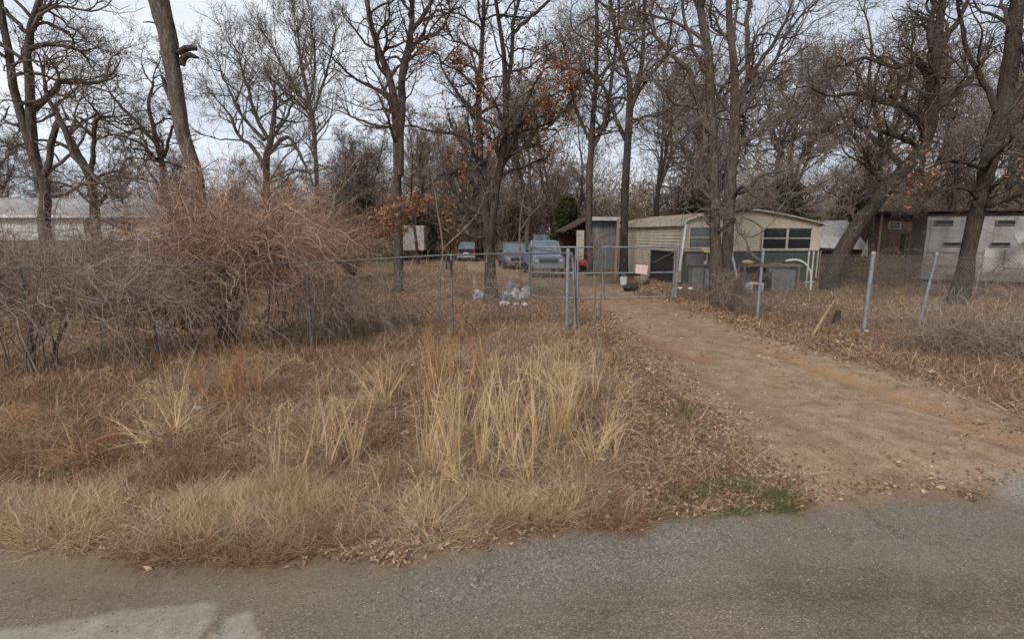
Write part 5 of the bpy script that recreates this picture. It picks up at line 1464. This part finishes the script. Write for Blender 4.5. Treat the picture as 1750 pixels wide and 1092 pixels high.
car('dark grey van parked behind the blue pickup', 'van', 'parked_van', px(928, 45), 45, R(-3), 'cargrey', 1.98,
    [[(0, .88, .5, 1.15), (.2, .95, .4, 1.25), (1.0, .98, .4, 1.4), (4.8, .98, .42, 1.42)]], (.9, 1.5, 4.5, 4.75, 1.38, 2.42, .95, .86), (.9, 3.9), .38)
car('black car with a red tail light parked beyond the rust leaved oak', 'car', 'parked_car', px(797, 47), 47, R(-10), 'cardark', 1.92,
    [[(0, .88, .42, 1.1), (.2, .94, .36, 1.14), (3.2, .95, .36, 1.14), (4.6, .86, .45, .98)]], (.08, .55, 2.2, 3.1, 1.1, 1.82, .88, .74), (.85, 3.6), .36, front=False)
# white box truck from behind
tx, ty = px(706, 48), 48.
o = thing('box_truck', 'white box truck seen from behind at the far end of the yard', 'truck', (tx, ty, gz(tx, ty)), R(-6))
B = dict(parent=o, local=True)
loft(MB(), [(0, 1.12, .95, 3.2), (4.6, 1.12, .95, 3.2)], .05).build('box', M['white_clean'], **B)
for x in (-.53, .53): MB().box((x, -.02, 2.05), (1.0, .04, 2.1)).build('rear_door', M['white'], **B)
loft(MB(), [(4.7, .95, .8, 2.3), (5.6, 1.0, .7, 2.2), (6.4, .95, .6, 1.4)], .15).build('cab', M['white'], **B)
MB().box((0, 2.6, .72), (.9, 5.4, .22)).box((0, .1, .6), (1.9, .12, .16)).build('chassis', M['black'], **B)
for x in (-.9, .9):
    for y in (.9, 5.2): wheel(o, x, y, .42, .3)
    MB().box((x, -.04, .88), (.2, .04, .1)).build('tail_light', M['redlamp'], **B)
# red riding mower
mx, my = px(993, 34), 34.
o = thing('riding_mower', 'small red riding mower in front of the cream panel', 'mower', (mx, my, gz(mx, my)), R(15)); B = dict(parent=o, local=True)
loft(MB(), [(-.75, .2, .42, .68), (-.6, .27, .38, .76), (.05, .3, .4, .82)], .1).build('hood', M['red'], **B)
loft(MB(), [(.05, .36, .3, .5), (.9, .42, .3, .62)], .08).build('body', M['red'], **B)
loft(MB(), [(-.2, .55, .12, .3), (.5, .55, .12, .3)], .06).build('deck', M['black'], **B)
loft(MB(), [(.4, .24, .66, .78), (.75, .24, .66, .8), (.85, .22, .7, 1.1)], .05).build('seat', M['black'], **B)
MB().tubes([[0, .1, .9], [0, .22, 1.08]], .02, 6).tubes([[.17 * math.cos(t), .22 + .06 * math.sin(t), 1.08 + .14 * math.sin(t)] for t in np.linspace(0, 6.283, 13)], .015, 5).build('steering_wheel', M['black'], **B)
for x, y, r_ in ((-.36, -.45, .18), (.36, -.45, .18), (-.4, .65, .25), (.4, .65, .25)): wheel(o, x, y, r_, .16)

# ------------------------------------------------------------------ junk in front of the cream home
def gpt(u, d): x = px(u, d); return x, d, gz(x, d)
x, y, z = gpt(1196, 23.4)
o = thing('cabinet', 'grey metal cabinet with a wide overhanging top left of the large oak', 'cabinet', (x, y, z))
MB().box((x - .18, y, z + .5), (.5, .55, 1.0)).box((x + .32, y - .05, z + .46), (.44, .6, .92)).build('carcass', M['grey_cab'], o)
MB().box((x, y - .03, z + 1.06), (1.15, .72, .05)).box((x - .1, y + .33, z + 1.3), (.9, .04, .45)).build('worktop', M['galv_old'], o)
MB().box((x + .32, y - .36, z + .5), (.4, .02, .76)).build('door', M['galv'], o)
mb = MB().box((x + .16, y - .1, z + 1.15), (.07, .07, .13)).tubes([[x + .16, y - .1, z + 1.215], [x + .16, y - .1, z + 1.25]], .02, 8)
single(mb, 'bottle', M['litter'], 'small white bottle on the grey cabinet top', 'bottle', (x + .16, y - .1, z + 1.085))
mb = MB(); mb.slab([(x + .05, y - .2, z + 1.62), (x + .75, y - .25, z + 1.52), (x + .7, y + .1, z + 1.7), (x + .0, y + .1, z + 1.78)], .02); mb.bar((x + .3, y + .08, z + 1.05), (x + .3, y + .08, z + 1.68), .05)
single(mb, 'cardboard', M['card'], 'yellow cardboard sheet propped above the grey cabinet', 'cardboard', (x, y, z + 1.09))
x, y, z = gpt(1318, 23.0)
o = thing('workbench', 'long cluttered bench with a rusty top below the double window', 'bench', (x, y, z))
MB().box((x - .15, y, z + 1.08), (2.6, .7, .07)).build('top', M['wood'], o)
for sx in (-1.35, 1.05):
    for sy in (-.28, .28): MB().bar((x + sx, y + sy, z - .02), (x + sx, y + sy, z + 1.05), .08).build('leg', M['wood'], o)
MB().box((x - .75, y + .2, z + .5), (1.15, .3, .96)).build('back_board', M['dark'], o)
MB().box((x - .9, y - .1, z + .3), (.6, .3, .58), rz=.2).build('crate', M['wood_red'], o)
xx, yy, zz_ = gpt(1333, 22.6)
mb = MB(); loft(mb, [(yy - .3, .5, zz_, zz_ + .92), (yy + .3, .5, zz_, zz_ + .92)], .04); mb.v = [v_ + np.array([xx, 0, 0]) for v_ in mb.v]
for k in range(4): mb.box((xx - .36 + k * .24, yy - .31, zz_ + .46), (.05, .02, .85))
single(mb, 'storage_bin', M['grey_cab'], 'ribbed grey bin standing under the bench top', 'bin', (xx, yy, zz_))
mb = MB(); 
for i, (dx, dz, w) in enumerate(((-1.2, .12, .5), (-.85, .09, .35), (-.2, .07, .4))):
    pass
g_ = np.random.default_rng(4)
def lump(c, s_, seed, n=10, m=7, amp=.25):
    g2 = np.random.default_rng(seed); mb2 = MB(); V = []
    ph = g2.uniform(0, 6, 6)
    for i in range(m + 1):
        th = math.pi * i / m
        for j in range(n):
            a = 2 * math.pi * j / n
            q = 1 + amp * (math.sin(3 * a + ph[0] + 2 * th) * .5 + math.sin(5 * a + ph[1] - 3 * th) * .4 + g2.normal() * .35)
            V.append((c[0] + s_[0] * math.sin(th) * math.cos(a) * q, c[1] + s_[1] * math.sin(th) * math.sin(a) * q, max(c[2] + s_[2] + s_[2] * math.cos(th) * q, c[2])))
    mb2.add(V, [[i * n + j, (i + 1) * n + j, (i + 1) * n + (j + 1) % n, i * n + (j + 1) % n] for i in range(m) for j in range(n)])
    return mb2
single(lump((x - 1.15, y - .05, z + 1.115), (.28, .2, .1), 31), 'rag', M['card'], 'crumpled tan rag heaped on the left end of the bench', 'rag', (x - 1.15, y - .05, z + 1.115), smooth=True)
single(lump((x + .1, y, z + 1.115), (.3, .2, .04), 32), 'rag', M['wood'], 'flat brown rag lying on the middle of the bench', 'rag', (x + .1, y, z + 1.115), smooth=True)
# tyre leaning on the bin
tx_, ty_, tz_ = gpt(1306, 22.0)
mb = MB(); V = []; k, m = 24, 10
for i in range(k):
    a = 2 * math.pi * i / k
    for j in range(m):
        b = 2 * math.pi * j / m
        q = .25 + .09 * math.cos(b)
        V.append((tx_ + q * math.cos(a), ty_ + .08 * math.sin(b) + .12 * (q * math.sin(a)), tz_ + .34 + q * math.sin(a)))
mb.add(V, [[i * m + j, i * m + (j + 1) % m, ((i + 1) % k) * m + (j + 1) % m, ((i + 1) % k) * m + j] for i in range(k) for j in range(m)])
single(mb, 'tyre', M['rubber'], 'black tyre leaning beside the white air conditioner', 'tyre', (tx_, ty_, tz_), smooth=True)
# air conditioner
ax_, ay_, az_ = gpt(1290, 21.8)
o = thing('air_conditioner', 'old white window air conditioner on the ground before the bench', 'air conditioner', (ax_, ay_, az_), R(18)); B = dict(parent=o, local=True)
loft(MB(), [(-.22, .3, 0, .42), (.25, .3, 0, .42)], .025).build('case', M['white_clean'], **B)
MB().box((-.08, -.225, .21), (.36, .02, .3)).build('grille', M['dark'], **B)
MB().box((.22, -.225, .21), (.1, .02, .32)).build('control_panel', M['white'], **B)
# white pipe frame
q = [at(1343, 446, 23), at(1360, 444, 23), at(1374, 449, 23), at(1383, 460, 23), at(1386, 472, 23)]
e = at(1386, 487, 23); e[2] = gz(e[0], e[1])
o = thing('pipe_frame', 'bent white pipe frame standing at the right end of the bench', 'frame', e)
MB().tubes(spline(q + [e], 20), .045, 8).build('hoop', M['white_clean'], o, smooth=True)
for uu in (1383, 1391):
    a = at(uu, 430, 23.6); b = a.copy(); b[2] = gz(a[0], a[1]) - .05
    MB().tubes([b, a], .035, 8).build('upright', M['white'], o, smooth=True)
a, b = at(1374, 482, 23), at(1392, 482, 23)
MB().tubes([a, b], .025, 6).build('crossbar', M['white'], o)
# small litter by the home
for u_, d_, s_, mt, nm, lab, cat in ((1078, 22.6, (.36, .3, .16), 'black', 'rubbish_bag', 'full black rubbish bag on the ground behind the wide gate', 'rubbish bag'),
                                (1163, 22.4, (.12, .1, .07), 'litter', 'bucket', 'small white tub lying beside the right gate post', 'tub'),
                                (1181, 22.2, (.13, .1, .07), 'litter', 'carton', 'crushed white carton left of the grey cabinet', 'carton'),
                                (1418, 23.5, (.5, .2, .06), 'litter', 'plastic_sheet', 'white plastic sheet crumpled on the grass right of the pipe frame', 'plastic sheet'),
                                (1132, 21.6, (.14, .1, .07), 'black', 'shoe', 'small dark object lying in the grass behind the gate', 'debris'),
                                (1098, 25.2, (.35, .25, .25), 'wood', 'debris_heap', 'brown debris heap before the dark opening of the cream home', 'debris')):
    x, y, z = gpt(u_, d_)
    single(lump((x, y, z - .02), s_, int(u_)), nm, M[mt], lab, cat, (x, y, z), smooth=True)
x, y, z = gpt(1066, 25)
mb = MB(); mb.tubes([[x, y, z], [x, y, z + .36]], [[.15, .19]], 14, cap=True); mb.tubes([[x - .19, y, z + .34], [x, y - .05, z + .5], [x + .19, y, z + .34]], .008, 5)
single(mb, 'bucket', M['litter'], 'white bucket behind the gate near the dark straight oak', 'bucket', (x, y, z))
# sign on the gate
t = (1095 - 0)
sx, sy = px(1096, 19.62), 19.70
o = thing('sign', 'faded pink and white board tied on the wide gate', 'sign', (sx, sy - .06, 1.05))
MB().box((sx, sy - .06, 1.16), (.46, .015, .34), ry=R(4)).build('board', M['pinkpaper'], o)
for dx in (-.19, .19): MB().tubes([[sx + dx, sy - .075, 1.27], [sx + dx, sy - .02, 1.3]], .006, 5).build('tie', M['wire'], o)

# grey bags by the oak
for u_, v_, s_, sd, lab in ((818, 517, (.2, .18, .2), 51, 'grey plastic bag slumped left of the oak trunk'), (862, 517, (.26, .22, .19), 52, 'grey plastic bag nearest the right of the oak trunk'),
                            (884, 515, (.3, .24, .2), 53, 'largest grey plastic bag in the heap right of the oak'), (898, 510, (.22, .2, .24), 54, 'grey plastic bag at the right end of the heap'),
                            (874, 507, (.3, .2, .27), 55, 'grey plastic bag at the back of the heap')):
    x, y = G(u_, v_); z = gz(x, y)
    single(lump((x, y, z - .02), s_, sd, 16, 10, .32), 'plastic_bag', M['bag'], lab, 'plastic bag', (x, y, z), 'grey plastic bags dumped by the oak')
for u_, v_, s_, lab in ((862, 527, .13, 'white paper scrap below the nearest grey bag'), (882, 527, .09, 'white paper scrap below the middle of the bag heap'), (896, 526, .1, 'white paper scrap below the right end of the bag heap'),
                   (1043, 851, .028, 'small crumpled white paper on the leafy verge near the road'), (336, 694, .05, 'white scrap lying below the fluffy orange grass'),
                   (1030, 775, .03, 'tiny white scrap in the drooping straw'), (693, 737, .035, 'small white scrap between the golden fan and the tallest clump'),
                   (1592, 637, .04, 'white scrap in the leaves on the right verge')):
    x, y = G(u_, v_); z = gz(x, y)
    single(lump((x, y, z), (s_ * 1.3, s_, s_ * .7), int(u_), 9, 6, .35), 'paper_scrap', M['litter'], lab, 'litter', (x, y, z), 'white scraps of litter')
# split branch and stump on the right verge
x, y = G(1388, 572); x2, y2 = G(1400, 560)
e = at(1427, 512, y + .4)
mb = MB().tubes(spline([[x, y, gz(x, y)], (np.array([x, y, 0]) + e) / 2 + np.array([0, 0, .02]), e], 8), np.linspace(.028, .012, 8), 6)
mb.tubes(spline([[x + .06, y + .05, gz(x, y)], [x + .35, y + .2, .34], [x + .5, y + .25, .62]], 7), np.linspace(.02, .01, 7), 6)
single(mb, 'broken_branch', M['wood_pale'], 'pale split branch leaning up from the right edge of the drive', 'branch', (x, y, gz(x, y)))
x, y = G(1428, 556)
mb = trunk_mb([(np.array([[x, y, -.1], [x + .01, y, .2], [x + .03, y, .42]]), np.array([.085, .075, .06]), 1)], np.random.default_rng(6), 9, .2, .1)
mb.tubes([[x + .03, y, .42], [x + .03, y, .44]], [[.06, .005]], 9)
single(mb, 'stump', M['bark_dark'], 'short dark stump behind the pale split branch', 'stump', (x, y, gz(x, y)))

# ------------------------------------------------------------------ light
wd = bpy.data.worlds.new('World'); SC.world = wd; wd.use_nodes = True
nt = wd.node_tree; bg = nt.nodes['Background']
SUN_EL, SUN_AZ = 37, 206         # degrees; azimuth clockwise from +Y
sky = N(nt, 'ShaderNodeTexSky', sky_type='NISHITA'); sky.sun_disc = False
sky.sun_elevation = R(SUN_EL); sky.sun_rotation = R(SUN_AZ)
tc = N(nt, 'ShaderNodeTexCoord')
mp = N(nt, 'ShaderNodeMapping'); L(nt, tc.outputs['Generated'], mp.inputs[0]); mp.inputs['Scale'].default_value = (1, 1, 2.3); mp.inputs['Location'].default_value = (.35, .2, .1)
n1 = noise(nt, 1.9, 6, .55, mp.outputs[0], .3); n2 = noise(nt, 4.2, 5, .55, mp.outputs[0], .2)
cloud = ramp(nt, n1.outputs['Fac'], [(.3, (3.3, 3.65, 4.25)), (.5, (4.15, 4.45, 4.95)), (.7, (5.4, 5.6, 5.85))])
cloud = mixc(nt, .35, cloud, ramp(nt, n2.outputs['Fac'], [(.3, (.78, .8, .85)), (.7, (1.2, 1.2, 1.18))]), 'MULTIPLY')
fac = ramp(nt, n2.outputs['Fac'], [(.3, (.92, .92, .92)), (.6, (1, 1, 1))])
L(nt, mixc(nt, fac, sky.outputs[0], cloud), bg.inputs['Color'])
bg.inputs['Strength'].default_value = .1
sl = bpy.data.lights.new('sun', 'SUN'); sl.energy = 1.5; sl.angle = R(14); sl.color = (1, .955, .89)
so = bpy.data.objects.new('sun', sl); COL.objects.link(so)
a, e = R(SUN_AZ), R(SUN_EL)
sv = Vector((math.sin(a) * math.cos(e), math.cos(a) * math.cos(e), math.sin(e)))
so.rotation_euler = sv.to_track_quat('Z', 'Y').to_euler()
so.location = (0, 0, 30)
SC.view_settings.view_transform = 'Standard'; SC.view_settings.look = 'None'
SC.view_settings.exposure = .9; SC.view_settings.gamma = 1
SC.render.engine = 'CYCLES'
SC.cycles.max_bounces = 6; SC.cycles.diffuse_bounces = 3; SC.cycles.transparent_max_bounces = 4
